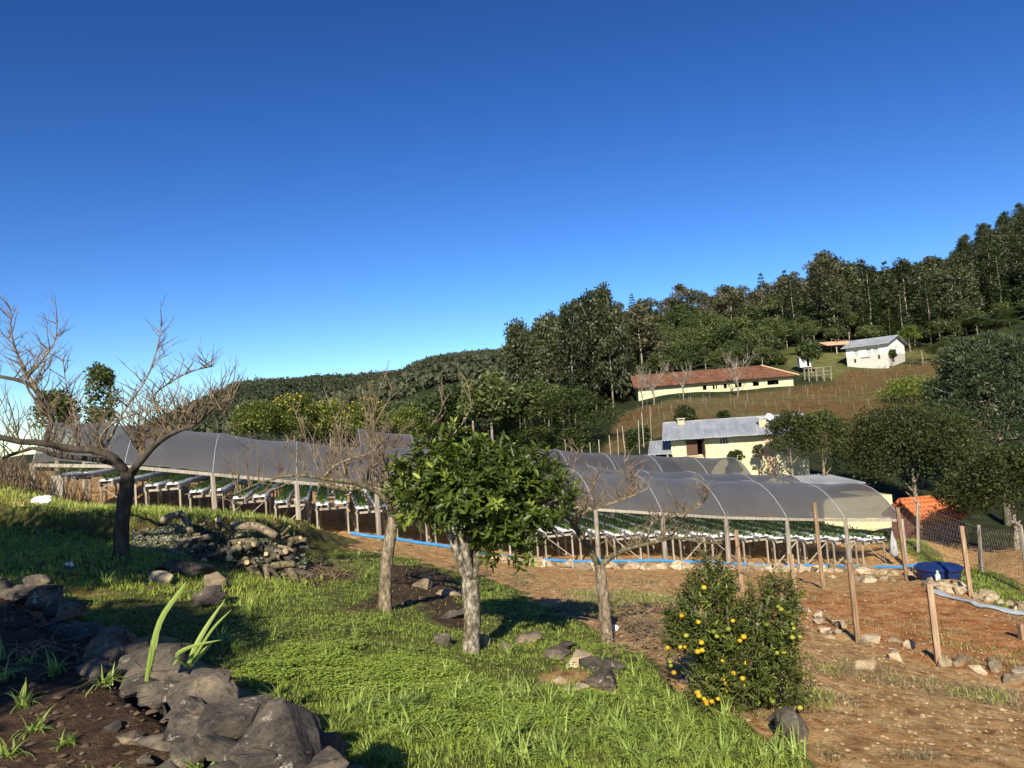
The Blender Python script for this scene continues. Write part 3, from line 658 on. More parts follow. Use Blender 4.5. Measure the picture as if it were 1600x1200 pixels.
def tree_px(name, label, px, Y, top, bot, wpx, size, mat, **k):
    """a rounded tree: crown between the picture rows top and bot, wpx wide, standing on the ground at distance Y"""
    b = gb(px, Y); zt, zb = at(px, top, Y).z-b.z, at(px, bot, Y).z-b.z
    return leafy_tree(name, label, k.pop('cat', 'tree'), b, zt, wpx/2/FOC*Y, (zt+zb)/2, (zt-zb)/2, size, mat, trunk=max(.4, zb+.35*(zt-zb)), **k)
tree_px('broadleaf_tree', 'large dense dark green tree behind the orange-roofed shed', 1420, 43, 622, 792, 232, .15, 'leaf_broad', nc=290, per=75, trunk_r=.25)
tree_px('broadleaf_tree', 'thin-crowned tree hiding the right end of the cream house', 1236, 43.2, 638, 735, 74, .13, 'leaf_broad', nc=95, per=46)
tree_px('broadleaf_tree', 'round green tree between the cream house and the large dark tree', 1284, 43.2, 636, 735, 88, .13, 'leaf_broad', nc=130, per=60)
tree_px('citrus_tree', 'spreading citrus tree with pale forked trunk behind the wire fence', 1572, 30.5, 690, 838, 165, .12, 'leaf_broad', nc=200, per=75, trunk_r=.13, bark='bark_lichen')
tree_px('broadleaf_tree', 'low dark tree overhanging the right side of the orange-roofed shed', 1490, 37, 742, 828, 80, .12, 'leaf_broad', nc=80, per=65)
tree_px('shrub', 'yellow-green feathery shrub patch on the vineyard slope', 1432, 76, 588, 640, 110, .22, 'leaf_light', nc=70, per=45, cat='shrub')
tree_px('shrub', 'dark round bush on the slope just behind the cream house ridge', 1073, 58, 634, 672, 40, .16, 'leaf_broad', nc=50, per=60, cat='shrub')
tree_px('shrub', 'small dark bush peeking over the middle of the cream house roof', 1135, 58, 641, 660, 22, .15, 'leaf_broad', nc=24, per=50, cat='shrub')
tree_px('shrub', 'round bush left of the cream house annex', 1000, 56, 662, 712, 44, .15, 'leaf_native', nc=60, per=55, cat='shrub')
tree_px('broadleaf_tree', 'dark round tree in front of the small white hut', 1279, 108, 528, 571, 40, .3, 'leaf_native', nc=70, per=60)
tree_px('spreading_tree', 'broad dark conifer-like tree at the left edge of the vineyard slope', 885, 66, 603, 712, 165, .2, 'leaf_pine', nc=230, per=85, squash=.5) if False else None
def layered_tree(name, label, px, Y, top, bot, wpx, size, mat, layers=9, per=420):
    b = gb(px, Y); zt, zb = at(px, top, Y).z-b.z, at(px, bot, Y).z-b.z; rx = wpx/2/FOC*Y; parts = []
    for i in range(layers*5):
        t = random.random(); z = zb+(zt-zb)*t; rad = rx*(.45+.65*math.sin(math.pi*min(1,(1-t)*.9+.12))) if t < .9 else rx*.35
        a0 = random.uniform(0, 6.28); r0 = rad*math.sqrt(random.random())*.85; kk = per//4
        cx, cy = r0*math.cos(a0), r0*math.sin(a0); a = RNG.uniform(0, 6.28, kk); rr = rx*.26*np.sqrt(RNG.random(kk))
        pos = np.stack([cx+rr*np.cos(a), cy+rr*np.sin(a), z+RNG.normal(0, .16, kk)-.25*rr], 1)
        v, q = leafs(pos, unit(np.stack([np.cos(a),np.sin(a),RNG.normal(.15,.3,kk)],1)), unit(np.array([0,0,1.])+rvec(kk)*.7), RNG.uniform(.7,1.3,kk)*size, size*.5, .2)
        parts.append((v, q, np.clip(random.random()*.4+RNG.random(kk)*.6, 0, 1)))
    V, Q, R = join(parts); r = empty(name, b)
    link('trunk', trunk_mesh('trunk', zt*.9, .2, MAT['bark_dark'], 6, .2, 7), r); link('crown', mesh_np('crown', V, Q, rnd=R, mat=MAT[mat]), r)
    return tag(r, label, 'tree')
layered_tree('spreading_tree', 'broad dark layered tree at the left edge of the vineyard slope', 893, 66, 604, 712, 160, .28, 'leaf_pine2' if 'leaf_pine2' in MAT else 'leaf_native', 16, 420)
layered_tree('spreading_tree', 'rounded dark layered tree left of the broad one, behind the tunnels', 800, 68, 640, 716, 110, .26, 'leaf_native', 10, 380)
# araucaria: bare trunk, upswept whorled limbs ending in dense tufts
def araucaria(label, px, Y, top, bot, crown_bot, wpx):
    b = gb(px, Y); r = empty('araucaria_tree', b); zt, zc = at(px, top, Y).z-b.z, at(px, crown_bot, Y).z-b.z; rx = wpx/2/FOC*Y
    t = MB(); t.tube([(0,0,-.5),(.05,0,zt*.4),(0,.04,zt*.95)], [.26,.22,.10], 8); t.build('trunk', MAT['bark_lichen'], r, True)
    lm = MB(); parts = []
    for w in range(10):
        u = w/9; z = zc+(zt-zc)*u*.92; nl = 9 if u < .8 else 6
        for j in range(nl):
            a = 6.28*j/nl+w*.7+random.uniform(-.2,.2); l = rx*(1.05-.55*u**2)*random.uniform(.82,1.08)
            e = Vector((math.cos(a)*l, math.sin(a)*l, z+l*(.30+.15*u))); s = Vector((0,0,z)); m_ = s.lerp(e,.55)+Vector((0,0,-.1*l))
            lm.tube([s, m_, e], [.06,.045,.02], 4)
            kk = 300; g0 = np.array(e)-np.array(unit(np.array(e-s)[None]))[0]*.25; dv = rvec(kk)
            pos = g0+dv*RNG.random((kk,1))**.4*np.array([.78,.78,.52]); v, q = leafs(pos, unit(dv+np.array([0,0,.3])), unit(rvec(kk)), RNG.uniform(.16,.30,kk), .10, .2)
            parts.append((v, q, RNG.random(kk)*.75+.25*random.random()))
    lm.build('limbs', MAT['twig_grey'], r, True); V, Q, R = join(parts)
    link('needle_tufts', mesh_np('needle_tufts', V, Q, rnd=R, mat=MAT['leaf_pine']), r)
    return tag(r, label, 'tree')
araucaria('araucaria pine with dense dark tufts and pale bare trunk at right', 1562, 47, 542, 745, 690, 185)
# palms
def palm(label, px, Y, top, bot, wpx, n=26, group=None, mat='leaf_native'):
    q = at(px, bot, Y); b = Vector((q.x, Y, H(q.x, Y))); zt = at(px, top, Y).z-b.z; rx = wpx/2/FOC*Y; r = empty('palm_tree', b)
    hh = zt*.72; t = MB(); t.tube([(0,0,-.4),(.06,0,hh*.5),(0,0,hh)], [.2,.16,.17], 8, jit=.1); t.build('trunk', MAT['bark_tan'], r, True)
    for i in range(n):
        a = 6.28*i/n*1.618*3+random.uniform(-.2,.2); el = random.uniform(-.5, 1.15); l = rx*random.uniform(.95,1.2)
        pts = []; p = Vector((0,0,hh)); 
        for s in range(7):
            pts.append(p.copy()); e2 = el-1.3*s/6; p = p+Vector((math.cos(a)*math.cos(e2), math.sin(a)*math.cos(e2), math.sin(e2)))*l/6
        mbx = MB(); mbx.tube(pts, [.03,.028,.025,.02,.015,.012,.008], 3)
        pa = np.array([np.array(pts[int(k)]*(1-k%1)+pts[min(6,int(k)+1)]*(k%1)) for k in np.linspace(.6,5.99,16)])
        sd = np.array([-math.sin(a), math.cos(a), 0.]); P2 = np.concatenate([pa,pa]); D2 = unit(np.concatenate([np.tile(sd,(16,1)),np.tile(-sd,(16,1))])+np.array([math.cos(a)*.6,math.sin(a)*.6,-.35]))
        v, q_ = leafs(P2, D2, np.tile(np.array([0,0,1.]),(32,1)), rx*.34, .09*rx/1.5, .1)
        f = link('frond', mesh_np('frond', v, q_, rnd=RNG.random(32), mat=MAT[mat]), r); mbx.build('stem', MAT['leaf_native'], f)
    return tag(r, label, 'palm', group)
palm('tall feathery palm at the right edge above the vineyard', 1560, 100, 485, 545, 74, 30)
palm('short drooping palm standing before the pine wood left of the hut', 1255, 122, 508, 545, 36, 20)
palm('low palm right of the white house', 1440, 108, 528, 552, 30, 16)
# shrubs by the white house and along the wood's edge
for px, py, Y, w_, h_, lb in ((1407,553,111,16,16,'green bush at the right front corner of the white house'), (1470,546,111,26,18,'loose green bush on the lawn right of the white house'),
        (1500,535,116,40,24,'green shrub under the tall palm, left side'), (1438,522,124,36,30,'light green shrub behind the low palm right of the white house'), (1225,562,117,30,22,'green shrub patch above the right end of the long barn'),
        (1200,574,119,50,26,'leafy shrub patch behind the ridge of the long barn'), (1590,560,105,50,40,'leafy shrub below the tall palm at the right edge')):
    tree_px('shrub', lb, px, Y, py-h_/2, py+h_/2, w_, .26, 'leaf_light' if 'light' in lb else 'leaf_broad', nc=28, per=45, cat='shrub')
# citrus hedge behind the tunnels on the left, with fruit
def fruit_on(r, c, rad, n, me, sz, front=True):
    for i in range(n):
        d = Vector(RNG.normal(size=3)).normalized()
        if front and d.y > .2: d.y = -d.y
        o = link('fruit', me, r, (c[0]+d.x*rad[0], c[1]+d.y*rad[1], c[2]+d.z*rad[2])); o.scale = (sz,)*3
def sphere_mesh(name, mat, sub=2):
    bm = bmesh.new(); bmesh.ops.create_icosphere(bm, subdivisions=sub, radius=1)
    for v in bm.verts: v.co.z *= .88
    me = bpy.data.meshes.new(name); bm.to_mesh(me); bm.free(); me.materials.append(mat)
    for p in me.polygons: p.use_smooth = True
    return me
FRUIT = sphere_mesh('fruit', MAT['orange_fruit']); FRUITG = sphere_mesh('fruit_green', MAT['green_fruit'])
for px, Y, top, bot, w_, lb, nf in ((405,42,628,690,90,'dense citrus tree behind the tunnel roof, leftmost of the row',0), (462,43,612,690,80,'citrus tree with orange fruit at its top, behind the tunnel roof',26),
        (520,44,622,694,80,'citrus tree with few fruits in the middle of the row behind the tunnel',6), (575,42,618,700,74,'citrus tree full of orange fruit behind the tunnel roof',34), (640,46,632,705,70,'dark leafy tree at the right end of the citrus row',0)):
    t = tree_px('citrus_tree', lb, px, Y, top, bot, w_, .13, 'leaf_bush', nc=110, per=60)
    if nf:
        b = gb(px, Y); zt, zb = at(px, top, Y).z-b.z, at(px, bot, Y).z-b.z; rx = w_/2/FOC*Y
        fruit_on(t, (0,0,zb+(zt-zb)*.72), (rx*.8, rx*.9, (zt-zb)*.25), nf, FRUIT, .055)
tree_px('evergreen_tree', 'dark slender evergreen behind the bare tree at left', 160, 33, 556, 705, 50, .15, 'leaf_native', nc=70, per=36)
tree_px('evergreen_tree', 'round dark evergreen behind the bare tree, left of the slender one', 88, 33, 606, 700, 74, .15, 'leaf_native', nc=80, per=42)
# hut-side timber and leafless trees by the barn come with the buildings
# ------------------------------------------------------------------ buildings
def wall_mb(b, W, Hh, th, holes, m):
    """a wall in the xz plane (0..W, 0..H), thickness th behind it, with real openings"""
    X = sorted({0, W, *[h[0] for h in holes], *[h[1] for h in holes]}); Z = sorted({0, Hh, *[h[2] for h in holes], *[h[3] for h in holes]})
    for i in range(len(X)-1):
        for j in range(len(Z)-1):
            cx, cz = (X[i]+X[i+1])/2, (Z[j]+Z[j+1])/2
            if any(h[0] < cx < h[1] and h[2] < cz < h[3] for h in holes): continue
            b.box((X[i],0,Z[j]), (X[i+1],th,Z[j+1]), m)
def frame_axes(A, B):
    """local frame: x from A to B along the front, y to the back, z up; origin A"""
    d = Vector((B.x-A.x, B.y-A.y, 0)); rz = math.atan2(d.y, d.x); return d.length, rz
def sheets(parent, name, mat, x0, x1, ya, za, yb, zb, n, th=.05, wave=0.025, overhang=0):
    """a roof slope of n lapped corrugated sheets, each a part"""
    step = (x1-x0)/n
    for i in range(n):
        b = MB(); k = 10; top = []; xa = x0+i*step; lift = .012*(i % 2)
        for j in range(k+1):
            x = xa+step*j/k*1.0; w = wave*math.sin(j*math.pi*.8)+lift
            top.append((x, w))
        v = []
        for y, z in ((ya, za), (yb, zb)):
            for x, w in top: v.append((x, y, z+w+th)); 
            for x, w in top: v.append((x, y, z+w))
        q = 2*(k+1); F = []
        for j in range(k):
            F += [(j, j+1, q+j+1, q+j), (k+1+j, q+k+1+j, q+k+2+j, k+2+j), (j, k+1+j, k+2+j, j+1), (q+j, q+j+1, q+k+2+j, q+k+1+j)]
        F += [(0, q, q+k+1, k+1), (k, 2*k+1, q+2*k+1, q+k)]
        b.add(v, F); b.build(name, mat, parent)
def window(parent, x0, x1, z0, z1, y, frame_m, pane_m, bars=1, fw=.06):
    w = MB()
    for a, c in (((x0,y-.03,z0),(x1,y+.05,z0+fw)), ((x0,y-.03,z1-fw),(x1,y+.05,z1)), ((x0,y-.03,z0+fw),(x0+fw,y+.05,z1-fw)), ((x1-fw,y-.03,z0+fw),(x1,y+.05,z1-fw))): w.box(a, c)
    for i in range(bars):
        x = x0+(x1-x0)*(i+1)/(bars+1); w.box((x-.025,y-.02,z0+fw),(x+.025,y+.04,z1-fw))
    o = w.build('window', frame_m, parent); MB().box((x0+fw,y+.055,z0+fw),(x1-fw,y+.07,z1-fw)).build('pane', pane_m, o); return o
mg, ng = newmat('glass_dark'); pg_ = N(ng, 'ShaderNodeBsdfPrincipled'); pg_.inputs['Base Color'].default_value = (.02,.022,.024,1); pg_.inputs['Roughness'].default_value = .08
og = N(ng, 'ShaderNodeOutputMaterial'); ng.links.new(pg_.outputs[0], og.inputs[0]); MAT['glass'] = mg
MAT['shutter_white'] = noisy('shutter_white', [(.3,(.42,.43,.40)),(.7,(.55,.56,.52))], 3, .6, .1)

def along(A_, rz_, px, py=600):
    u = ray(px, py).x; return (u*A_.y-A_.x)/(math.cos(rz_)-u*math.sin(rz_))
# cream house with grey roof
A = at(1050, 715, 47.6); B = at(1262, 700, 45.8); ln, rz = frame_axes(A, B)
zb = H(A.x+2, 48)-.1; hs_ = empty('house', (A.x, A.y, zb), rz); tag(hs_, 'cream house with grey sheet roof and brown shutters beyond the tunnels', 'house')
ez = at(1050, 688, 46.2).z-zb; ez2 = at(1200, 672, 47.6).z-zb; ez = (ez+ez2)/2; D = 6.0
f = MB(); wx = lambda px: (at(px, 700, 47).x-A.x)/math.cos(rz)
A_h, rz_h = A.copy(), rz
def pxw(px, Y=47): return along(A_h, rz_h, px, 690)
w1 = (pxw(1073), pxw(1098), ez-1.12, ez-.18); w2 = (pxw(1124), pxw(1138), ez-.58, ez-.14)
wall_mb(f, ln, ez, .2, [w1, w2], None)
f.box((0,.2,0),(.2,D,ez)); f.box((ln-.2,.2,0),(ln,D,ez)); f.box((.2,D-.2,0),(ln-.2,D,ez))
f.add([(0,.1,ez),(0,D-.1,ez),(0,D/2,ez+.85),(.2,.1,ez),(.2,D-.1,ez),(.2,D/2,ez+.85)], [(0,1,2),(5,4,3),(0,3,4,1),(1,4,5,2),(2,5,3,0)])
f.add([(ln-.2,.1,ez),(ln-.2,D-.1,ez),(ln-.2,D/2,ez+.85),(ln,.1,ez),(ln,D-.1,ez),(ln,D/2,ez+.85)], [(0,1,2),(5,4,3),(0,3,4,1),(1,4,5,2),(2,5,3,0)])
f.box((0,.0,-1.6),(ln,.2,0)); f.box((0,.2,-1.6),(.2,D,0)); f.box((ln-.2,.2,-1.6),(ln,D,0)); f.build('wall', MAT['cream_wall'], hs_)
MB().box((.25,1.2,.05),(ln-.25,1.3,ez-.05)).build('interior_shade_panel', MAT['dark'], hs_)  # near-black panel behind the openings, stands in for the unlit interior
rf = MB().box((-.45,D/2-.06,ez+.97),(ln+.3,D/2+.06,ez+1.03)).build('roof', MAT['grey_roof'], hs_)
sheets(rf, 'sheet', MAT['grey_roof'], -.5, ln+.35, -.75, ez-.12, D/2, ez+.95, 11)
sheets(rf, 'sheet', MAT['grey_roof'], -.5, ln+.35, D+.5, ez-.02, D/2, ez+.95, 11)
s1 = MB().box((w1[0]-.05,-.10,w1[2]),(w1[0]+.62,-.04,w1[3])).build('shutter', MAT['brown_wood'], hs_)
MB().box((0,-.03,0),(.42,.03,w1[3]-w1[2])).build('shutter', MAT['brown_wood'], hs_, loc=(w1[1]-.05,-.06,w1[2]), rot=(0,0,math.radians(-70)))
window(hs_, *w2, .06, MAT['shutter_white'], MAT['glass'], 2)
MB().box((w1[0]-.12,-.05,w1[2]-.1),(w1[1]+.12,.0,w1[2]-.02)).build('window_sill', MAT['peach'], hs_)
px_ = pxw(1200); MB().bar((px_,-.03,ez-.2),(px_+.12,-.12,-.1),.42,.22).build('pillar', MAT['peach'], hs_)
for px, hgt_, lb in ((1066, .26, 'left_chimney'), (1196, .42, 'right_chimney')):
    x = pxw(px); yb = D/2-.5 if px < 1100 else .9; zr = ez-.1+(yb+.75)/(D/2+.75)*1.05
    ch = MB().box((x-.22,yb-.2,zr-.25),(x+.22,yb+.2,zr+hgt_)).build('chimney', MAT['peach'], hs_)
    MB().box((x-.29,yb-.27,zr+hgt_+.10),(x+.29,yb+.27,zr+hgt_+.15)).build('cap', MAT['block_wall'], ch)
    for sx in (-.17,.17): MB().box((x+sx-.04,yb-.17,zr+hgt_),(x+sx+.04,yb+.17,zr+hgt_+.10)).build('cap_support', MAT['block_wall'], ch)
# satellite dish beside the right chimney
dsh = MB(); prof = [(.001,0),(.15,.012),(.30,.05),(.42,.10),(.42,.115),(.30,.065),(.15,.027),(.001,.015)]
dsh.lathe(prof, 20); xd = pxw(1210); zr = ez-.1+(1.7+.75)/(D/2+.75)*1.05
dish = empty('satellite_dish', hs_.matrix_basis @ Vector((xd, 1.7, zr)), rz); dish.scale = (.62,.62,.62); tag(dish, 'white satellite dish beside the right chimney of the cream house', 'satellite dish')
MB().tube([(0,0,-.15),(0,0,.45)], .025, 6).build('mast', MAT['post_old'], dish); dsh.build('reflector', MAT['plastic_white'], dish, True, (0,-.05,.5), (math.radians(60),0,math.radians(25)))
MB().tube([(0,-.05,.45),(-.1,-.5,.55)], .012, 5).build('feed_arm', MAT['post_old'], dish)
# low annex with grey lean-to roof at its left
A2 = at(1012, 705, 47.5); an = empty('annex_shed', (A2.x, 47.5, zb), rz); tag(an, 'low lean-to shed with grey sheet roof left of the cream house', 'shed')
za = at(1020, 711, 47.5).z-zb; zt2 = at(1030, 690, 49.5).z-zb; wA = (A.x-A2.x)/math.cos(rz)-.05
b = MB(); b.box((.35,.25,0),(wA,3.2,za-.08)); b.build('wall', MAT['dark'], an)
sheets(an, 'roof_sheet', MAT['grey_roof'], .0, wA-.06, .0, za, 3.2, zt2, 3)
for x in (.4, wA-.3): MB().bar((x,.12,-.1),(x,.12,za-.02),.1).build('post', MAT['post_old'], an)

# garden plants in front of the cream house
for px, top, w_, lb in ((1148,702,26,'leafy garden shrub below the small window of the cream house'), (1185,694,18,'reddish spiky garden plant left of the cream house pillar')):
    Y = 45.2; b = gb(px, Y); tree_px('garden_shrub', lb, px, Y, top, top+26, w_, .12, 'leaf_broad' if px < 1160 else 'leaf_brown', nc=22, per=40, cat='shrub', up=.9)

# long barn with tiled roof
A = at(998, 622, 99); B = at(1240, 601, 97.5); ln, rz = frame_axes(A, B); zb = at(1000, 624, 99).z; zB = at(1245, 604, 97.5).z
bn = empty('barn', (A.x, A.y, (zb+zB)/2+.1), rz); tag(bn, 'long low barn with rust-red tiled roof and cream wall', 'barn')
zb0 = bn.location.z; slope = (zB-zb)/ln; D = 7.0; wh = 1.3
holes = []; x = ln*.42; rr_ = random.Random(4)
while x < ln-1.2:
    w_ = rr_.uniform(.35, .9) if x < ln*.75 else rr_.uniform(.7, 2.4); holes.append((x, min(x+w_, ln-.4), .35, .95)); x += w_+rr_.uniform(.7, 1.6)
f = MB(); sh = Matrix(((1,0,0,0),(0,1,0,0),(slope*.6,0,1,0),(0,0,0,1)))
wall_mb(f, ln, wh, .2, holes, sh); f.box((0,.2,-.4),(.2,D,wh),sh); f.box((ln-.2,.2,-.4),(ln,D,wh),sh); f.box((0,0.0,-1.2),(ln,.18,0),sh)
f.build('wall', MAT['cream_wall'], bn); MB().box((.3,1.5,0),(ln-.3,1.6,wh),sh).build('interior_shade_panel', MAT['dark'], bn)  # dark panel gives the barn openings their interior shade by colour
def slope_tiles(parent, mat, x0, x1, ya, za, yb, zb_, cols, rows, sh, hipx=0, amp=.05):
    v = []; F = []; nc_ = cols*2
    for r in range(rows+1):
        for k_ in range(2 if 0 < r < rows else 1):
            t = r/rows; up_ = 0 if k_ == 0 else .045
            for c in range(nc_+1):
                u = c/nc_; x = x0+(x1-x0)*u-hipx*t*(1 if u > .5 else 0)*max(0, (u-.8)/.2); z = za+(zb_-za)*t+amp*(c % 2)-up_+.03*math.sin(c*.37+r)*0.6
                v.append(tuple(sh @ Vector((x, ya+(yb-ya)*t, z))))
    rowsn = len(v)//(nc_+1)
    for r in range(rowsn-1):
        for c in range(nc_): F.append((r*(nc_+1)+c, r*(nc_+1)+c+1, (r+1)*(nc_+1)+c+1, (r+1)*(nc_+1)+c))
    b = MB(); b.add(v, F); return b.build('tile_slope', mat, parent)
rt = zt_ = wh+1.8; rfo = MB().box((.1,D/2-.15,zt_-.02),(ln-3.2,D/2+.15,zt_+.10),sh).build('roof', MAT['red_tile'], bn)
slope_tiles(rfo, MAT['red_tile'], -.6, ln+.6, -.65, wh-.05, D/2, zt_, 90, 14, sh, 3.6)
slope_tiles(rfo, MAT['red_tile'], -.6, ln+.6, D+1.0, wh-.15, D/2, zt_, 90, 14, sh, 3.6)
hp = MB(); hp.add([sh @ Vector(p_) for p_ in ((ln+.6,-.65,wh-.05),(ln+.6,D+1,wh-.15),(ln-3.0,D/2,zt_+.03))], [(0,1,2)]); hp.build('hip', MAT['red_tile'], rfo)
hc = MB(); hc.tube([sh @ Vector((ln+.6,-.65,wh+.03)), sh @ Vector((ln-3.0,D/2,zt_+.1))], .11, 6); hc.build('hip_cap', MAT['peach'], rfo)
MB().bar(sh @ Vector((-.5,-.5,wh-.12)), sh @ Vector((ln+.5,-.5,wh-.12)), .16, .12).build('fascia', MAT['dark'], bn)
for i in range(9):
    x = ln*(.06+.11*i); MB().box((x-.07,-.06,0),(x+.07,-.01,wh-.1),sh).build('pilaster', MAT['cream_wall'], bn)

# white house on the slope
A = at(1324, 571, 114.5); ln, rz = 5.9, math.radians(-45); zb = at(1324, 570, 114.5).z; B = A+Vector((math.cos(rz)*ln, math.sin(rz)*ln, 0))
wh_ = empty('house', (A.x, A.y, zb), rz); tag(wh_, 'two-storey white house with grey gable roof on the upper slope', 'house')
D = 7.4; dz = 0.0; A_w = A.copy(); h1 = at(1325, 557, 113).z-zb; h2 = at(1322, 545, 113).z-zb+.15
rz_w = rz
g2 = lambda px: along(A_w, rz_w, px, 555)
low = [(g2(1333), g2(1337), h1-1.0, h1-.4), (g2(1345), g2(1358.5), 0.2, h1-.35), (g2(1371), g2(1375), h1-.85, h1-.2)]
f = MB(); wall_mb(f, ln, h1, .25, low, None); f.box((0,.25,-.8),(.25,D,h1)); f.box((ln-.25,.25,-.8),(ln,D,h1)); f.box((.25,D-.25,-.8),(ln-.25,D,h1)); f.box((0,.004,-1.5),(ln,.25,0)); f.build('foundation', MAT['block_wall'], wh_)
hl = [(g2(1334), g2(1341), h2-1.35, h2-.42), (g2(1354), g2(1361.5), h2-1.3, h2-.38), (g2(1365), g2(1373), h2-1.3, h2-.38)]
f = MB(); mu_ = Matrix.Translation((-.03,-.03,h1)); wall_mb(f, ln+.06, h2-h1, .22, [(a+.03,b_+.03,c-h1,d-h1) for a,b_,c,d in hl], mu_)
hr = [(1.4,1.75,h2-1.0-h1,h2-.45-h1), (3.3,4.1,h2-1.35-h1,h2-.3-h1), (6.0,6.3,h2-1.1-h1,h2-.4-h1)]
mr = Matrix.Translation((ln+.03,.19,h1)) @ Matrix.Rotation(math.pi/2, 4, 'Z'); wall_mb(f, D-.16, h2-h1, .22, hr, mr)
f.box((-.03,.19,h1),(.19,D+.03,h2)); f.box((.19,D-.19,h1),(ln-.19,D+.03,h2))
for x in (-.03, ln-.19): f.add([(x,0,h2),(x,D,h2),(x,D/2,h2+1.2),(x+.22,0,h2),(x+.22,D,h2),(x+.22,D/2,h2+1.2)], [(0,2,1),(3,4,5),(0,3,5,2),(1,2,5,4),(0,1,4,3)])
f.build('wall', MAT['white_wall'], wh_); MB().box((.3,1,.0),(ln-.3,1.1,h2)).build('interior_shade_panel', MAT['dark'], wh_)  # interior shade of the white house as a dark-coloured panel
for h in hl: window(wh_, *h, .05, MAT['shutter_white'], MAT['shutter_white'], 2, .05)
for h in low:
    if h[1]-h[0] < .8: window(wh_, *h, .08, MAT['post_old'], MAT['glass'], 0, .05)
    else:
        dr = MB().box((h[0]+.02,.10,h[2]),(h[1]-.02,.16,h[3]-.1)).build('garage_door', MAT['block_wall'], wh_)
        MB().box((h[0]-.1,-.05,h[3]+.02),(h[1]+.1,-.006,h[3]+.12)).build('lintel', MAT['shutter_white'], dr)
for h in hr:
    w_ = MB().box((ln-.10,.19+h[0]+.03,h1+h[2]+.03),(ln-.06,.19+h[1]-.03,h1+h[3]-.03)).build('window', MAT['shutter_white'], wh_)
rf = MB().box((-.5,D/2-.1,h2+1.34),(ln+.55,D/2+.1,h2+1.42)).build('roof', MAT['grey_roof'], wh_)
sheets(rf, 'sheet', MAT['grey_roof'], -.5, ln+.55, -.8, h2-.05, D/2, h2+1.3, 6, .06)
sheets(rf, 'sheet', MAT['grey_roof'], -.5, ln+.55, D+.8, h2-.05, D/2, h2+1.3, 6, .06)
# hut, shed roof and timber pen near it
p = at(1250, 572, 108); hb = empty('hut', (p.x, p.y, p.z-.2), math.radians(-12)); tag(hb, 'tiny white hut with pointed roof above the barn', 'hut')
f = MB(); wall_mb(f, 1.5, 1.4, .1, [(.95,1.3,0.05,1.15)], None); f.box((0,.1,0),(.1,1.8,1.4)); f.box((1.4,.1,0),(1.5,1.8,1.4)); f.add([(0,0,1.4),(1.5,0,1.4),(.75,0,1.95),(0,.1,1.4),(1.5,.1,1.4),(.75,.1,1.95)], [(0,1,2),(5,4,3),(0,3,4,1),(1,4,5,2),(2,5,3,0)]); f.build('wall', MAT['white_wall'], hb)
MB().box((.15,.8,0),(1.35,.9,1.3)).build('interior_shade_panel', MAT['dark'], hb)  # dark panel behind the doorway, shade inside the hut put into colour
for s in (-1, 1): MB().bar((.75+s*.5,-.2,1.68),(.75+s*.5,2.0,1.68),1.15,.06,up=(s*.58,0,.81)).build('roof_slope', MAT['grey_roof'], hb)
p = at(1318, 560, 124); hb = empty('open_shed', (p.x-1, p.y, H(p.x, p.y)), 0); tag(hb, 'open shed with brown sloping roof left behind the white house', 'shed')
for x in (0, 2.6):
    for y in (0, 2): MB().bar((x,y,-.2),(x,y,1.7),.14).build('post', MAT['post_old'], hb)
sheets(hb, 'roof_sheet', MAT['peach'], -1.8, 3.1, -.6, 1.55, 2.6, 2.4, 4)
p = at(1281, 592, 101); hb = empty('timber_pen', (p.x, p.y, H(p.x, p.y)), .2); tag(hb, 'weathered timber pen of posts and rails at the right end of the barn', 'pen')
for x, y in ((-1.6,0),(-.5,0),(.6,0),(1.7,0),(-1.2,1.6),(1.5,1.6)): MB().bar((x,y,-.3),(x+.03,y,1.9),.14).build('post', MAT['twig_grey'], hb)
for z in (.7, 1.2, 1.75): MB().bar((-1.8,-.1,z),(1.9,-.1,z+.1),.1,.06).build('rail', MAT['twig_grey'], hb)
MB().bar((-1.4,1.5,1.85),(1.8,1.5,1.8),.1,.06).build('rail', MAT['twig_grey'], hb)
# woodpile above hut
MAT['brush'] = noisy('brush', [(.3,(.06,.04,.025)),(.6,(.18,.13,.08)),(.8,(.30,.24,.16))], 3, .95, 0)
q0 = at(1303, 532, 128); b = MB()
for i in range(260):
    x = random.gauss(0,2.2); y = random.gauss(0,1); z = max(0, 1.5-abs(x)*.4)*random.random(); a = random.uniform(0, 6.28); l = random.uniform(.4, 1.3)
    b.tube([(x,y,z),(x+math.cos(a)*l,y+math.sin(a)*l,z+random.uniform(-.2,.5))], .07, 3)
tag(b.build('brush_pile', MAT['brush'], None, False, (q0.x, q0.y, H(q0.x, q0.y))), 'heap of brown cut branches at the edge of the pine wood', 'brush pile', kind='stuff')

# cream outbuilding with corrugated roofs behind the large dark tree
p = at(1330, 790, 40); ob = empty('outbuilding', (p.x, p.y, H(p.x, p.y)-.2), math.radians(4)); tag(ob, 'cream outbuilding with grey corrugated roof half hidden by the large tree', 'building')
zt = at(1330, 757, 40).z-ob.location.z; zt_b = at(1330, 742, 43).z-ob.location.z
MB().box((-1.2,.6,0),(2.6,4,zt-.75)).build('wall', MAT['cream_wall'], ob)
sheets(ob, 'roof_sheet', MAT['grey_film_side'] if False else MAT['grey_roof'], -2.2, .9, 0, zt, 4.2, zt_b, 4, .05, .045)
MB().bar((-2.2,-.05,zt-.05),(.9,-.05,zt-.05),.12,.1).build('fascia', MAT['dark'], ob)
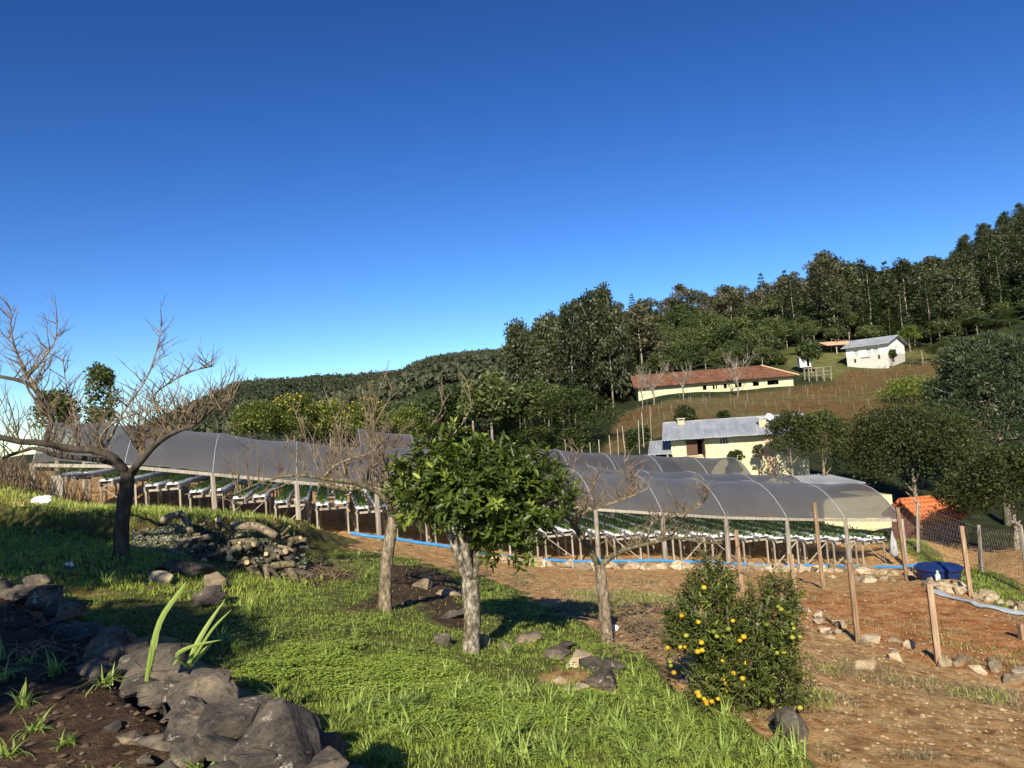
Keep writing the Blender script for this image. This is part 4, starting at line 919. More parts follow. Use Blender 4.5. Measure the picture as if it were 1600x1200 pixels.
# small shed with orange tile roof
e1 = at(1432, 812, 36); rdg = at(1408, 783, 37.2); e2 = at(1484, 808, 37.5); zb = H(e1.x, 37)-.1
sh_ = empty('tiled_shed', (rdg.x, 37.2, zb), math.radians(12)); tag(sh_, 'small shed with bright orange tiled roof beside the wire fence', 'shed')
zr = rdg.z-zb; ze = at(1440, 813, 36).z-zb; ln = 2.5
f = MB(); f.box((.12,-1.0,0),(ln-.12,1.0,ze-.02)); f.add([(.12,-1,ze-.02),(.12,1,ze-.02),(.12,0,zr-.1),(ln-.12,-1,ze-.02),(ln-.12,1,ze-.02),(ln-.12,0,zr-.1)], [(0,2,1),(3,4,5),(0,3,5,2),(1,2,5,4)]); f.build('wall', MAT['brick'], sh_)
rf = MB().tube([(-.1,0,zr+.06),(ln+.1,0,zr+.06)], .09, 8).build('ridge_cap', MAT['orange_tile'], sh_)
tmz = None
for s in (-1, 1):
    for i in range(13):
        x = -.05+i*(ln+.1)/12
        if tmz is None:
            b = MB(); L_ = math.hypot(1.25, zr-ze)
            for r in range(5):
                t0, t1 = r/5, (r+1)/5+.03
                b.tube([(0,-L_*t0,.03*0+.035),(0,-L_*t1,.0+.05)], [.085,.10], 8)
            tmz = b.mesh('tile_row', MAT['orange_tile'], True)
        o = link('tile_row', tmz, sh_, (x,0,zr+.02), (math.atan2(zr-ze,1.25)*1.0,0,0) if s < 0 else (-math.atan2(zr-ze,1.25),0,0))
        if s > 0: o.scale = (1,-1,1)
for s in (-1, 1):
    b = MB(); b.add([(-.1,0,zr),(ln+.1,0,zr),(ln+.1,s*1.25,ze-.02),(-.1,s*1.25,ze-.02),(-.1,0,zr-.05),(ln+.1,0,zr-.05),(ln+.1,s*1.25,ze-.07),(-.1,s*1.25,ze-.07)], [(0,1,2,3),(7,6,5,4),(0,3,7,4),(1,5,6,2),(2,6,7,3)]); b.build('roof_deck', MAT['orange_tile'], sh_)
# ------------------------------------------------------------------ vineyard stakes
sm = [MB().bar((0,0,-.3),(random.uniform(-.12,.12),0,random.uniform(.65,.95)),.026,.026).mesh('vineyard_stake', MAT['twig_grey']) for _ in range(5)]
cnt = 0
for row in range(18):
    Y0 = 60+row*2.75+random.uniform(-.2,.2)
    for k in range(-2, 60):
        x = 8+k*1.95*(1+.25*(row % 3 == 1))+random.uniform(-.5,.5); y = Y0+.05*x
        if not inpoly(P_VINE, np.array([x]), np.array([y]))[0] or y < 66 or random.random() < .36: continue
        if cnt >= 290: break
        px = x/y*FOC+800
        if px > 1210 and y < 72: continue
        o = link('vineyard_stake', random.choice(sm), None, (x, y, H(x, y)), (random.uniform(-.08,.08), random.uniform(-.06,.06), random.uniform(0,3))); o.scale = (1,1,random.uniform(.7,1.25)); cnt += 1
        tag(o, 'pale wooden stake in the rows of the bare vineyard slope', 'stake', 'stakes of the vineyard')
# dry vine canes along the rows
b = MB()
for i in range(2000):
    y = RNG.uniform(56, 108); x = RNG.uniform(8, 66)
    y = 60+round((y-60)/2.75)*2.75+RNG.normal(0,.25)+.05*x
    if not inpoly(P_VINE, np.array([x]), np.array([y]))[0]: continue
    if y > 86 and x < 38: continue
    z = H(x, y); a = random.uniform(0,6.28)
    b.tube([(x,y,z-.05),(x+.12*math.cos(a),y,z+.45),(x+.5*math.cos(a),y+.3*math.sin(a),z+random.uniform(.35,.7))], [.025,.02,.008], 3, cap=False)
MAT['cane'] = noisy('cane', [(.3,(.06,.05,.022)),(.6,(.14,.115,.055)),(.8,(.22,.18,.10))], 3, .95, 0)
tag(b.build('vine_canes', MAT['cane']), 'leafless brown vine canes covering the slope in rows', 'vines', kind='stuff')

# ------------------------------------------------------------------ plastic tunnels
m, n = newmat('tunnel_film'); L = n.links.new
tc = N(n, 'ShaderNodeTexCoord'); no = N(n, 'ShaderNodeTexNoise'); no.inputs['Scale'].default_value = 1.1; no.inputs['Detail'].default_value = 6; L(tc.outputs['Object'], no.inputs['Vector'])
r = ramp(n, [(.3,(.07,.075,.082)),(.55,(.10,.105,.113)),(.75,(.155,.16,.165))]); L(no.outputs[0], r.inputs[0])
p = N(n, 'ShaderNodeBsdfPrincipled'); p.inputs['Roughness'].default_value = .32; p.inputs['Specular IOR Level'].default_value = .5; L(r.outputs[0], p.inputs['Base Color'])
t = N(n, 'ShaderNodeBsdfTranslucent'); t.inputs['Color'].default_value = (.88,.88,.88,1); mx = N(n, 'ShaderNodeMixShader'); mx.inputs[0].default_value = .56
L(p.outputs[0], mx.inputs[1]); L(t.outputs[0], mx.inputs[2])
tr = N(n, 'ShaderNodeBsdfTransparent'); tr.inputs['Color'].default_value = (.9,.9,.9,1); m2 = N(n, 'ShaderNodeMixShader'); m2.inputs[0].default_value = .2; L(mx.outputs[0], m2.inputs[1]); L(tr.outputs[0], m2.inputs[2])
wv = N(n, 'ShaderNodeTexNoise'); wv.inputs['Scale'].default_value = 2.2; wv.inputs['Detail'].default_value = 3; mp = N(n, 'ShaderNodeMapping'); mp.inputs['Scale'].default_value = (3,.6,.6); mp.inputs['Rotation'].default_value = (0,0,.5)
L(tc.outputs['Object'], mp.inputs[0]); L(mp.outputs[0], wv.inputs['Vector'])
bp = N(n, 'ShaderNodeBump'); bp.inputs['Strength'].default_value = .7; bp.inputs['Distance'].default_value = .06; L(wv.outputs[0], bp.inputs['Height']); L(bp.outputs[0], p.inputs['Normal'])
o = N(n, 'ShaderNodeOutputMaterial'); L(m2.outputs[0], o.inputs[0]); MAT['film'] = m
MAT['seam'] = noisy('seam', [(.3,(.32,.33,.35)),(.7,(.46,.47,.49))], 3, .5, 0)

TW, RISE, BAY = 5.0, 1.27, 2.45
def eave_z(X, off=0): return float(np.interp(X, GX, GEAVE))+off
def arch(X, back0, s, off, sag=0.0):
    """point of the tunnel skin: s 0 front eave, 1 rear eave"""
    q = gline(X, back0+TW*s); h = RISE*(1-abs(2*s-1)**2.25)
    return Vector((q[0], q[1], eave_z(X, off)+h-sag))
def tunnel(label, back0, off, X0, X1, legs=True):
    c = gline((X0+X1)/2, back0); zc = H(*c); root = empty('growing_tunnel', (c[0], c[1], zc)); tag(root, label, 'greenhouse', 'plastic tunnels')
    org = Vector((c[0], c[1], zc)); Xs = np.arange(X1, X0-.01, -BAY); S = [0,.03,.08,.15,.22,.3,.4,.5,.6,.7,.8,.9,1]
    for i, X in enumerate(Xs):
        hp = [arch(X, back0, s, off, -.004)-org for s in S]
        MB().tube(hp, .012, 5).build('hoop', MAT['seam'], root, True)
        for s in (0, 1):
            q = gline(X, back0+TW*s); z0 = H(*q); zt = eave_z(X, off)
            if s == 0 or legs:
                tw = random.uniform(-.06,.06); MB().tube([Vector((q[0]+tw,q[1],z0-.3))-org, Vector((q[0]+tw*.3,q[1],(z0+zt)/2))-org, Vector((q[0],q[1],zt-.02))-org], [.095,.085,.075], 7, jit=.12).build('post', MAT['post_old'], root)
        if i+1 < len(Xs):
            Xb = Xs[i+1]; v = []; F = []; nu = 9; ph = random.uniform(0, 6)
            for a in range(nu+1):
                u = a/nu; X_ = X+(Xb-X)*u
                for s in S:
                    sag = .07*math.sin(math.pi*u)*math.sin(math.pi*s)+.012*math.sin(u*14+s*9+ph)*math.sin(math.pi*u)*(1-s); v.append(arch(X_, back0, s, off, sag)-org)
            k = len(S)
            for a in range(nu):
                for j in range(k-1): F.append((a*k+j, (a+1)*k+j, (a+1)*k+j+1, a*k+j+1))
            b = MB(); b.add(v, F); b.build('film_panel', MAT['film'], root, True)
            for s in (0, 1):
                MB().bar(arch(X, back0, s, off, .07)-org, arch(Xb, back0, s, off, .07)-org, .09, .10).build('eave_rail', MAT['post_old'] if s == 0 else MAT['grey_film_side'], root)
    return root
tunnel('long nearest plastic tunnel with grey film stretching over the growing benches', 0, 0, -14.6, 14.9)
tunnel('middle plastic tunnel, its roof showing just above the nearest one', TW+.12, .2, -6.0, 14.9)
tunnel('rearmost plastic tunnel just in front of the cream house', 2*(TW+.12), .95, -6.0, 14.9)

# ------------------------------------------------------------------ growing benches
BL, BH = 9.5, .98
def bench_plants(seed):
    rs = np.random.default_rng(seed); k = 3000; row = rs.integers(0, 2, k)*.62-.31; y = rs.uniform(.02, BL-.1, k); ph = np.round(y/.28)*.28
    pos = np.stack([row+rs.normal(0,.075,k), ph+rs.normal(0,.08,k), BH+.085+np.abs(rs.normal(0,.06,k))], 1)
    d = unit(rs.normal(size=(k,3))+np.array([0,-.2,.25])); v, q = leafs(pos, d, unit(np.array([0,-.3,1.])+rs.normal(size=(k,3))*.5), rs.uniform(.06,.11,k), .075, .15)
    return mesh_np('plants', v, q, rnd=rs.random(k), mat=MAT['leaf_straw'])
PL = [bench_plants(s) for s in range(4)]
def bag_mesh(seed):
    rs = random.Random(seed); b = MB(); seg = 26; v = []; F = []
    prof = [(-.22,.0),(-.225,.04),(-.18,.08),(0,.095),(.18,.08),(.225,.04),(.22,.0)]
    for i in range(seg+1):
        y = BL*i/seg; p_ = .82 if i % 4 == 0 else 1.0
        for x, z in prof: v.append((x*p_*rs.uniform(.96,1.04), y, BH+.01+z*p_*rs.uniform(.93,1.07)))
    k = len(prof)
    for i in range(seg):
        for j in range(k-1): F.append((i*k+j, i*k+j+1, (i+1)*k+j+1, (i+1)*k+j))
        F.append((i*k+k-1, i*k, (i+1)*k, (i+1)*k+k-1))
    F += [tuple(range(k)), tuple(range(seg*k+k-1, seg*k-1, -1))]; b.add(v, F); return b.mesh('grow_bag', MAT['white_bag'], False)
BAG = [bag_mesh(s) for s in range(3)]
LEG = MB().bar((0,0,-1.15),(0,0,BH-.09),.055,.05).mesh('leg', MAT['post_old'])
CROSS = MB().bar((-.55,0,BH-.13),(.55,0,BH-.13),.05,.07).mesh('cross_rail', MAT['post_old'])
BRACE = MB().bar((-.48,-.05,.05),(.42,-.05,BH-.18),.045,.03).mesh('brace', MAT['post_old'])
RAIL = MB().bar((0,-.05,BH-.045),(0,BL,BH-.045),.06,.08).mesh('long_rail', MAT['grey_film_side'])
ords = ['first','second','third','fourth','fifth','sixth','seventh','eighth','ninth','tenth','eleventh','twelfth','thirteenth','fourteenth','fifteenth','sixteenth','seventeenth','eighteenth','nineteenth','twentieth','twenty-first','twenty-second','twenty-third','twenty-fourth','twenty-fifth']
i = 0; X = 14.05
while X > -14.2:
    q = gline(X, .55); q2 = gline(X, .55+BL); z0 = float(np.interp(X, GX, GBASE)); z1 = float(np.interp(X, GX, GBASE))+.15
    root = empty('growing_bench', (q[0], q[1], z0), GA); root.rotation_euler = (math.atan2(z1-z0, BL), 0, GA)
    lab = f'white grow-bag bench, {ords[i]} from the right end of the nearest tunnel' if i else 'white grow-bag bench beside the right end post of the nearest tunnel'
    tag(root, lab, 'growing bench', 'growing benches under the tunnels')
    for s in (-.31, .31): link('grow_bag', random.choice(BAG), root, (s,0,0))
    for s in (-.5,-.12,.12,.5): link('long_rail', RAIL, root, (s,0,0))
    link('plants', random.choice(PL), root)['kind'] = 'stuff'
    for yy in (.12, 1.9, 3.8, 5.7, 7.6):
        for s in (-.5, .5): link('leg', LEG, root, (s,yy,0))
        link('cross_rail', CROSS, root, (0,yy,0))
    if random.random() < .55: br = link('brace', BRACE, root, (0,.08,0)); br.scale = (random.choice((-1,1)),1,1)
    i += 1; X -= 1.26
# far stakes and wire uprights behind the tunnels at the left
for k in range(16):
    px = 855+k*14+random.uniform(-5,5); Y = 52+random.uniform(-1,1); p = at(px, 700, Y); 
    if px > 1035: continue
    o = MB().bar((0,0,-.2),(random.uniform(-.1,.1),0,random.uniform(1.6,2.6)),.05).build('garden_stake', MAT['post_old'], None, False, (p.x, Y, H(p.x, Y))); tag(o, 'thin wooden stake standing behind the rearmost tunnel', 'stake', 'stakes behind the tunnels')

# ------------------------------------------------------------------ yard posts
POSTS = [(1341,1005,1328,880,'tall square new wooden post standing in the middle of the stony berm'), (1467,1038,1452,912,'square new wooden post on the berm in front of the grey pipes'),
         (1160,925,1150,828,'brown wooden post rising behind the mandarin bush, in front of the tunnel'), (1245,942,1236,866,'short brown wooden post just right of the mandarin bush top'),
         (1287,920,1272,785,'tallest brown wooden post, overlapping the tunnel film'), (1418,908,1402,793,'brown wooden post just right of the tunnel end'),
         (1518,935,1502,822,'bright wooden post in front of the blue tank')]
for bx, by, tx, ty, lb in POSTS:
    b = gp(bx, by, 9.0); t = at(tx, ty, b.y); d = t-b; pm = MB(); w = .085 if b.y < 15 else .098
    pm.bar((0,0,-.35), tuple(d), w, w*.95, up=(.2,1,0)); o = pm.build('wooden_post', MAT['post_new'], None, False, b)
    bv = o.modifiers.new('b', 'BEVEL'); bv.width = .008; bv.segments = 1
    tag(o, lb, 'post', 'posts of the unfinished yard fence')
b = gp(1600, 1000, 9); pm = MB(); pm.bar((0,0,-.3),(-.02,0,.3),.12,.12); tag(pm.build('wooden_post', MAT['post_new'], None, False, b), 'stub of a reddish wooden post cut by the right edge', 'post', 'posts of the unfinished yard fence')

# ------------------------------------------------------------------ pipes
def ground_pipe(name, label, cat, pix, r, mat, dz, n=60, ymin=2.2, sides=8):
    P = [gp(px, py, ymin) for px, py in pix]; pts = spline(P, n); out = []
    for i, p_ in enumerate(pts): out.append(Vector((p_.x, p_.y, H(p_.x, p_.y)+dz+.012*math.sin(i*.7))))
    b = MB(); b.tube(out, r, sides); return tag(b.build(name, mat, None, True), label, cat)
xs_p = np.linspace(-5.6, 15.2, 40); pts = []
for X in xs_p: q = gline(X, -.75+.25*math.sin(X*.5)); pts.append(Vector((q[0], q[1], H(*q)+.15)))
pp = MB(); pp.tube(pts, .05, 8); tag(pp.build('water_pipe', MAT['blue_pipe'], None, True), 'long bright blue water pipe lying in front of the benches', 'pipe')
for k, nm in enumerate(('nearest', 'second', 'third', 'farthest')):
    dx = k*.075
    P = [gp(1455,928,9), gp(1500,940,9), gp(1545,952,9), gp(1600,964,9), gp(1660,978,9)]
    pts = [Vector((p_.x, p_.y+dx, H(p_.x, p_.y+dx)+.05+.01*(k % 2))) for p_ in spline(P, 24)]
    b = MB(); b.tube(pts, .032, 7); tag(b.build('grey_pipe', MAT['grey_pipe'], None, True), f'grey plastic pipe on the red yard, {nm} of the bundle of four', 'pipe', 'bundle of grey pipes')

# ------------------------------------------------------------------ blue tank, crate, bottle
p = gp(1484, 905, 12); sz = .58*p.y/20.5
tk = empty('water_tank', (p.x, p.y+.5, p.z-.12)); tk.scale = (sz/.72,)*3; tag(tk, 'dark blue round plastic water tank with ribbed lid beside the yard', 'water tank')
MB().lathe([(.60,0),(.64,.08),(.68,.30),(.70,.36),(.73,.37),(.73,.40)], 36).build('body', MAT['tank'], tk, True)
lid = MB(); v = []; F = []; kx = 48
for r_, z in ((.75,.39),(.76,.43),(.70,.46),(.45,.53),(.20,.57),(.16,.60),(.01,.60)):
    for j in range(kx):
        a = 6.283*j/kx; rib = .025*(j % 8 < 2)*(.3 < r_/.75 < .97); v.append((r_*math.cos(a), r_*math.sin(a), z+rib))
for i in range(6):
    for j in range(kx): F.append((i*kx+j, i*kx+(j+1) % kx, (i+1)*kx+(j+1) % kx, (i+1)*kx+j))
lid.add(v, F); lid.build('lid', MAT['tank'], tk, False)
p = gp(1466, 909, 12); bt = empty('spray_bottle', p); bt.scale = (.62,)*3; tag(bt, 'small white bottle with green cap beside the blue tank', 'bottle')
MB().lathe([(.09,0),(.10,.03),(.10,.24),(.08,.29),(.04,.31)], 12).build('body', MAT['plastic_white'], bt, True); MB().lathe([(.05,.31),(.055,.36),(.035,.42),(.03,.45)], 10).build('cap', MAT['plastic_green'], bt, True)
p = gp(1441, 897, 12); cr = empty('crate', p, .2); tag(cr, 'flat black plastic crate left of the blue tank', 'crate')
f = MB(); f.box((-.3,-.2,0),(.3,.2,.03)); f.build('base', MAT['dark'], cr)
for k in range(4):
    z = .05+k*.045
    MB().box((-.3,-.2,z),(.3,-.18,z+.025)).build('slat', MAT['dark'], cr); MB().box((-.3,-.18,z),(-.28,.2,z+.025)).build('slat', MAT['dark'], cr); MB().box((.28,-.18,z),(.3,.2,z+.025)).build('slat', MAT['dark'], cr)
for x in (-.29, .29):
    for y in (-.19, .19): MB().box((x-.02,y-.02,.03),(x+.02,y+.02,.24)).build('corner_post', MAT['dark'], cr)
# black sheet lying left of the crate
# ------------------------------------------------------------------ wire mesh fence at the right
FP = [(1434,862,1434,785), (1533,893,1529,820), (1612,930,1594,822)]
FB = [gp(a, b_, 14) for a, b_, _, _ in FP]; FT = [at(c, d, q.y) for (_, _, c, d), q in zip(FP, FB)]
fn = empty('wire_fence', FB[0]); tag(fn, 'wire mesh fence on weathered posts running past the orange-roofed shed', 'fence'); og_ = FB[0]
for q, t in zip(FB, FT):
    b = MB(); top = t-og_; b.tube([q-og_-Vector((0,0,.3)), (q-og_).lerp(top,.85), top, top+Vector((-.22,-.1,.16))] if q is not FB[1] else [q-og_-Vector((0,0,.3)), top], [.075,.065,.06,.05] if q is not FB[1] else [.075,.06], 7, jit=.08); b.build('post', MAT['post_old'], fn)
b = MB(); ends = [(FB[0]+Vector((-3.5,4.5,-.6)), FT[0]+Vector((-3.5,4.5,-.6)))]+list(zip(FB, FT))+[(FB[2]+Vector((3,-3,.2)), FT[2]+Vector((3,-3,.2)))]
for (a0, t0), (a1, t1) in zip(ends[:-1], ends[1:]):
    nn = int((a1-a0).length/.22)
    for k in range(nn+1):
        for sgn in (0, 1):
            u0 = k/nn; u1 = min(1, max(0, u0+(1 if sgn == 0 else -1)*4/nn))
            s = a0.lerp(a1,u0); e = t0.lerp(t1,u1); b.tube([s-og_+Vector((0,0,.05)), s.lerp(t0.lerp(t1,u1),.92)-og_], .0028, 3, cap=False)
    for h_ in (.1, .5, .93): b.tube([a0.lerp(t0,h_)-og_, a1.lerp(t1,h_)-og_], .008, 3)
b.build('wire_mesh', MAT['bark_tan'], fn)
# clear plastic bag hanging at the tunnel end
q = gline(14.4, -.05); z = eave_z(14.4); b = MB()
b.lathe([(.015,.98),(.03,.8),(.09,.55),(.14,.3),(.15,.12),(.11,.0),(.04,-.03)], 18); bm_ = b.mesh('hanging_bag', MAT['clear_bag'], True)
for v_ in bm_.vertices: v_.co += Vector((random.uniform(-.035,.035), random.uniform(-.035,.035), random.uniform(-.03,.03)))
o = link('hanging_bag', bm_, None, (q[0], q[1], z-1.45)); tag(o, 'whitish plastic bag hanging from the right end of the nearest tunnel', 'bag')
# ------------------------------------------------------------------ bare fruit trees
def bare_tree(name, label, base_px, Y, trunk, limbs, shoots, seed, bark, trunk_r, thin=1.0, twig_mat='twig', limb_bark=None):
    """trunk and limbs follow picked points; shoots = (limb index, count, length range, upward bias)"""
    rs = random.Random(seed); b0 = gp(*base_px, Y-3); Y = b0.y; root = empty(name, b0); tag(root, label, 'tree', None)
    def P(px, py, dy=0.0): return at(px, py, Y+dy)-b0
    tp = [P(*q) for q in trunk]; tp[0] = Vector((tp[0].x, tp[0].y, -.3)); n = 14; sp = spline(tp, n)
    MBt = MB(); MBt.tube(sp, [trunk_r*(1.35 if i == 0 else 1.12 if i == 1 else 1-.18*i/n) for i in range(n)], 12, jit=.10, rn=rs); MBt.build('trunk', MAT[bark], root, True)
    tw = MB()
    def twig(p, d, l, r, depth):
        pts = [p]; q = p.copy(); dd = d.copy(); k = 5
        for i in range(k):
            dd = (dd+Vector((rs.gauss(0,.14), rs.gauss(0,.14), rs.gauss(.03,.10)))).normalized(); q = q+dd*l/k; pts.append(q.copy())
        tw.tube(pts, [r*(1-.8*i/k) for i in range(k+1)], 4 if r > .006 else 3, cap=False)
        if depth > 0:
            for _ in range(rs.randint(1, 3)):
                i = rs.randint(1, k-1); a = rs.uniform(0, 6.28); s = Vector((math.cos(a), math.sin(a), rs.uniform(-.1,.9))).normalized()
                twig(pts[i], (dd*.6+s*.8).normalized(), l*rs.uniform(.35,.6), r*.5, depth-1)
    for (path, r0, r1), (cnt_, l0, l1, upb) in zip(limbs, shoots):
        cnt_ = int(cnt_*(1.35 if seed == 33 else 2.3)); r0 *= .88; r1 *= .88
        lp = spline([P(*q) for q in path], 12)
        lb = MB(); lb.tube(lp, [r0+(r1-r0)*i/11 for i in range(12)], 8, jit=.12, rn=rs); lb.build('limb', MAT[limb_bark or bark] if r0 > .03 else MAT['bark_tan'], root, True)
        for _ in range(cnt_):
            i = rs.randint(2, 10); p = lp[i].lerp(lp[i+1], rs.random()); a = rs.uniform(0, 6.28)
            d = Vector((math.cos(a), math.sin(a)*.8, upb*rs.uniform(.6,1.4))).normalized(); l = rs.uniform(l0, l1)
            twig(p, d, l, (.006+.009*l)*thin, 2 if l > .45 else 1)
    link('twigs', tw.mesh('twigs', MAT[twig_mat]), root)['kind'] = 'stuff'
    return root
bare_tree('bare_tree', 'gnarled leafless fruit tree with dark thick trunk at the left edge', (188,873), 12.4,
    [(188,873),(190,830),(194,790),(198,758),(200,738)],
    [([(200,742),(180,718,-.1),(150,703,-.2),(110,702,-.3),(70,692,-.5),(28,690,-.6),(-40,672,-.8)], .088, .045),
     ([(196,740),(172,722,.2),(130,716,.4),(85,712,.6),(55,700,.8),(5,715,1.0)], .06, .03),
     ([(203,740),(222,718,-.1),(245,692,-.2),(275,674,-.3),(305,664,-.4),(335,636,-.5),(365,622,-.5)], .07, .018),
     ([(205,745),(222,712,.3),(215,690,.5),(240,680,.6),(285,672,.8)], .055, .025),
     ([(72,692,-.5),(80,650,-.3),(62,615,-.2),(35,596,-.1),(-20,585,.1)], .055, .03),
     ([(62,615,-.2),(30,560,-.2),(18,520,-.3),(17,480,-.3)], .028, .006),
     ([(75,650,-.3),(40,600,-.6),(60,570,-.7),(85,535,-.8),(90,500,-.8)], .026, .006),
     ([(160,706,-.1),(180,670,-.1),(195,640,0),(230,590,.1),(248,535,.2),(252,505,.2)], .028, .007),
     ([(270,676,-.3),(240,625,-.1),(262,600,0),(300,580,.1),(335,572,.2)], .024, .007),
     ([(150,703,-.2),(165,672,-.3),(200,650,-.5),(250,640,-.7),(300,645,-.8)], .026, .008),
     ([(110,702,-.3),(120,660,-.1),(105,610,.1),(98,560,.2)], .024, .006),
     ([(335,636,-.5),(328,612,-.5),(345,640,-.6),(360,670,-.7)], .016, .006)],
    [(22,.3,.95,1.9),(12,.25,.8,1.6),(30,.25,.8,1.6),(24,.3,.95,2.2),(12,.3,.9,1.1),(12,.2,.5,.8),(12,.2,.55,.9),(14,.2,.55,.7),(16,.2,.5,.6),(14,.25,.65,1.2),(12,.2,.55,1.0),(8,.2,.4,.4)],
    21, 'bark_dark', .125, twig_mat='twig')
bare_tree('bare_tree', 'leafless fruit tree with tan straight trunk left of the orange tree', (601,953), 11.5,
    [(601,953),(602,915),(605,870),(611,830),(617,800)],
    [([(615,803),(598,775,-.1),(572,760,-.2),(540,752,-.4),(505,748,-.5),(470,742,-.6),(425,748,-.7),(365,772,-.8)], .055, .012),
     ([(618,803),(612,770,.2),(585,755,.4),(545,765,.6),(500,755,.8)], .06, .045),
     ([(616,800),(608,755,.1),(600,725,.2),(588,695,.2),(582,660,.2)], .045, .014),
     ([(505,748,-.5),(520,730,-.5),(545,718,-.4),(578,708,-.3),(600,690,-.2)], .022, .007),
     ([(545,765,.6),(535,720,.5),(530,680,.4),(515,625,.3)], .03, .005),
     ([(585,755,.4),(580,700,.6),(572,650,.6),(566,605,.6)], .022, .005),
     ([(500,755,.8),(492,715,.9),(475,680,1.0),(460,640,1.0)], .020, .005),
     ([(617,800),(632,770,-.2),(645,735,-.4),(690,700,-.5),(735,640,-.5),(728,595,-.5)], .030, .005),
     ([(470,742,-.6),(440,760,-.8),(395,775,-.9),(365,800,-1.0)], .014, .005),
     ([(645,735,-.4),(655,690,-.3),(690,640,-.2),(685,600,-.2)], .018, .004)],
    [(26,.25,.8,2.6),(30,.4,1.15,3.4),(18,.3,.9,2.6),(12,.15,.5,1.4),(10,.2,.6,2.0),(10,.2,.5,2.0),(10,.2,.6,2.0),(10,.2,.5,1.2),(8,.15,.4,.4),(6,.2,.45,1.5)],
    33, 'bark_tan', .10, limb_bark='bark_moss')
bare_tree('bare_tree', 'leafless fruit tree with forked pale trunk in front of the benches', (948,1006), 10.5,
    [(948,1006),(946,965),(942,925),(938,893),(936,882)],
    [([(936,886),(922,858,-.1),(908,838,-.2),(895,818,-.2),(882,800,-.3)], .055, .035),
     ([(940,884),(958,868,.1),(985,856,.2),(1020,848,.3),(1055,840,.4),(1090,846,.5),(1130,850,.5)], .05, .014),
     ([(895,818,-.2),(915,800,-.3),(945,790,-.4),(975,780,-.5),(1010,765,-.5)], .026, .007),
     ([(882,800,-.3),(865,795,-.4),(850,775,-.4),(835,750,-.4)], .02, .006),
     ([(900,822,-.2),(905,790,.1),(925,770,.2),(930,740,.3)], .018, .005),
     ([(1010,850,.3),(1020,815,.2),(1060,805,.1),(1095,790,.1),(1110,765,.1)], .016, .005),
     ([(945,790,-.4),(985,770,-.3),(983,745,-.3),(975,720,-.3)], .016, .005),
     ([(1090,846,.5),(1100,870,.4),(1130,880,.3),(1180,905,.2)], .012, .004),
     ([(882,800,-.3),(900,785,.2),(895,740,.3),(905,700,.3)], .013, .004)],
    [(14,.2,.6,1.0),(24,.15,.5,1.0),(20,.15,.5,.8),(12,.15,.5,.8),(10,.15,.4,.8),(14,.15,.45,.6),(10,.12,.4,.8),(10,.1,.35,.4),(8,.15,.35,.9)],
    45, 'bark_lichen' if False else 'bark_tan', .085, limb_bark='bark_moss')
# little leafless trees in front of the barn, one thin sapling left of the cream house
def small_bare(label, px, py, Y, hpx, seed, name='bare_tree', n=7, mat='twig_grey', r=.12, group=None):
    rs = random.Random(seed); q = at(px, py, Y); b0 = Vector((q.x, Y, H(q.x, Y))); h = hpx/FOC*Y; root = empty(name, b0)
    t = MB(); t.tube([(0,0,-.3),(.02*h,0,h*.25),(0,.01*h,h*.42)], [r,r*.8,r*.65], 6); t.build('trunk', MAT[mat], root, True); tw = MB()
    def br(p, d, l, rr, dep):
        pts = [p]; c = p.copy()
        for i in range(4): d = (d+Vector((rs.gauss(0,.13),rs.gauss(0,.13),.05))).normalized(); c = c+d*l/4; pts.append(c.copy())
        tw.tube(pts, [rr*(1-.7*i/4) for i in range(5)], 3, cap=False)
        if dep:
            for _ in range(4):
                i = rs.randint(1,4); a = rs.uniform(0,6.28); br(pts[i], (d+Vector((math.cos(a),math.sin(a),.2))*.8).normalized(), l*.5, rr*.5, dep-1)
    for i in range(n):
        a = 6.28*i/n+rs.uniform(-.3,.3); br(Vector((0,0,h*rs.uniform(.25,.42))), Vector((math.cos(a)*.75,math.sin(a)*.75,.9)).normalized(), h*rs.uniform(.45,.62), r*.55, 2)
    link('branches', tw.mesh('branches', MAT[mat]), root)['kind'] = 'stuff'; return tag(root, label, 'tree', group)
small_bare('leafless pale tree before the right part of the barn roof', 1152, 606, 92, 66, 1)
small_bare('leafless pale tree before the middle of the barn', 1067, 617, 90, 60, 2)
small_bare('leafless pale tree before the left end of the barn, right one of two', 1021, 624, 88, 66, 3)
small_bare('thin leafless tree at the very left end of the barn', 1003, 626, 88, 60, 4, n=4, r=.08)
small_bare('thin leafless sapling left of the cream house', 1005, 715, 45, 52, 5, n=4, r=.04, mat='twig')
small_bare('thin leafless tree rising above the orange tree against the valley wood', 782, 690, 40, 78, 6, n=3, r=.05, mat='twig_grey')

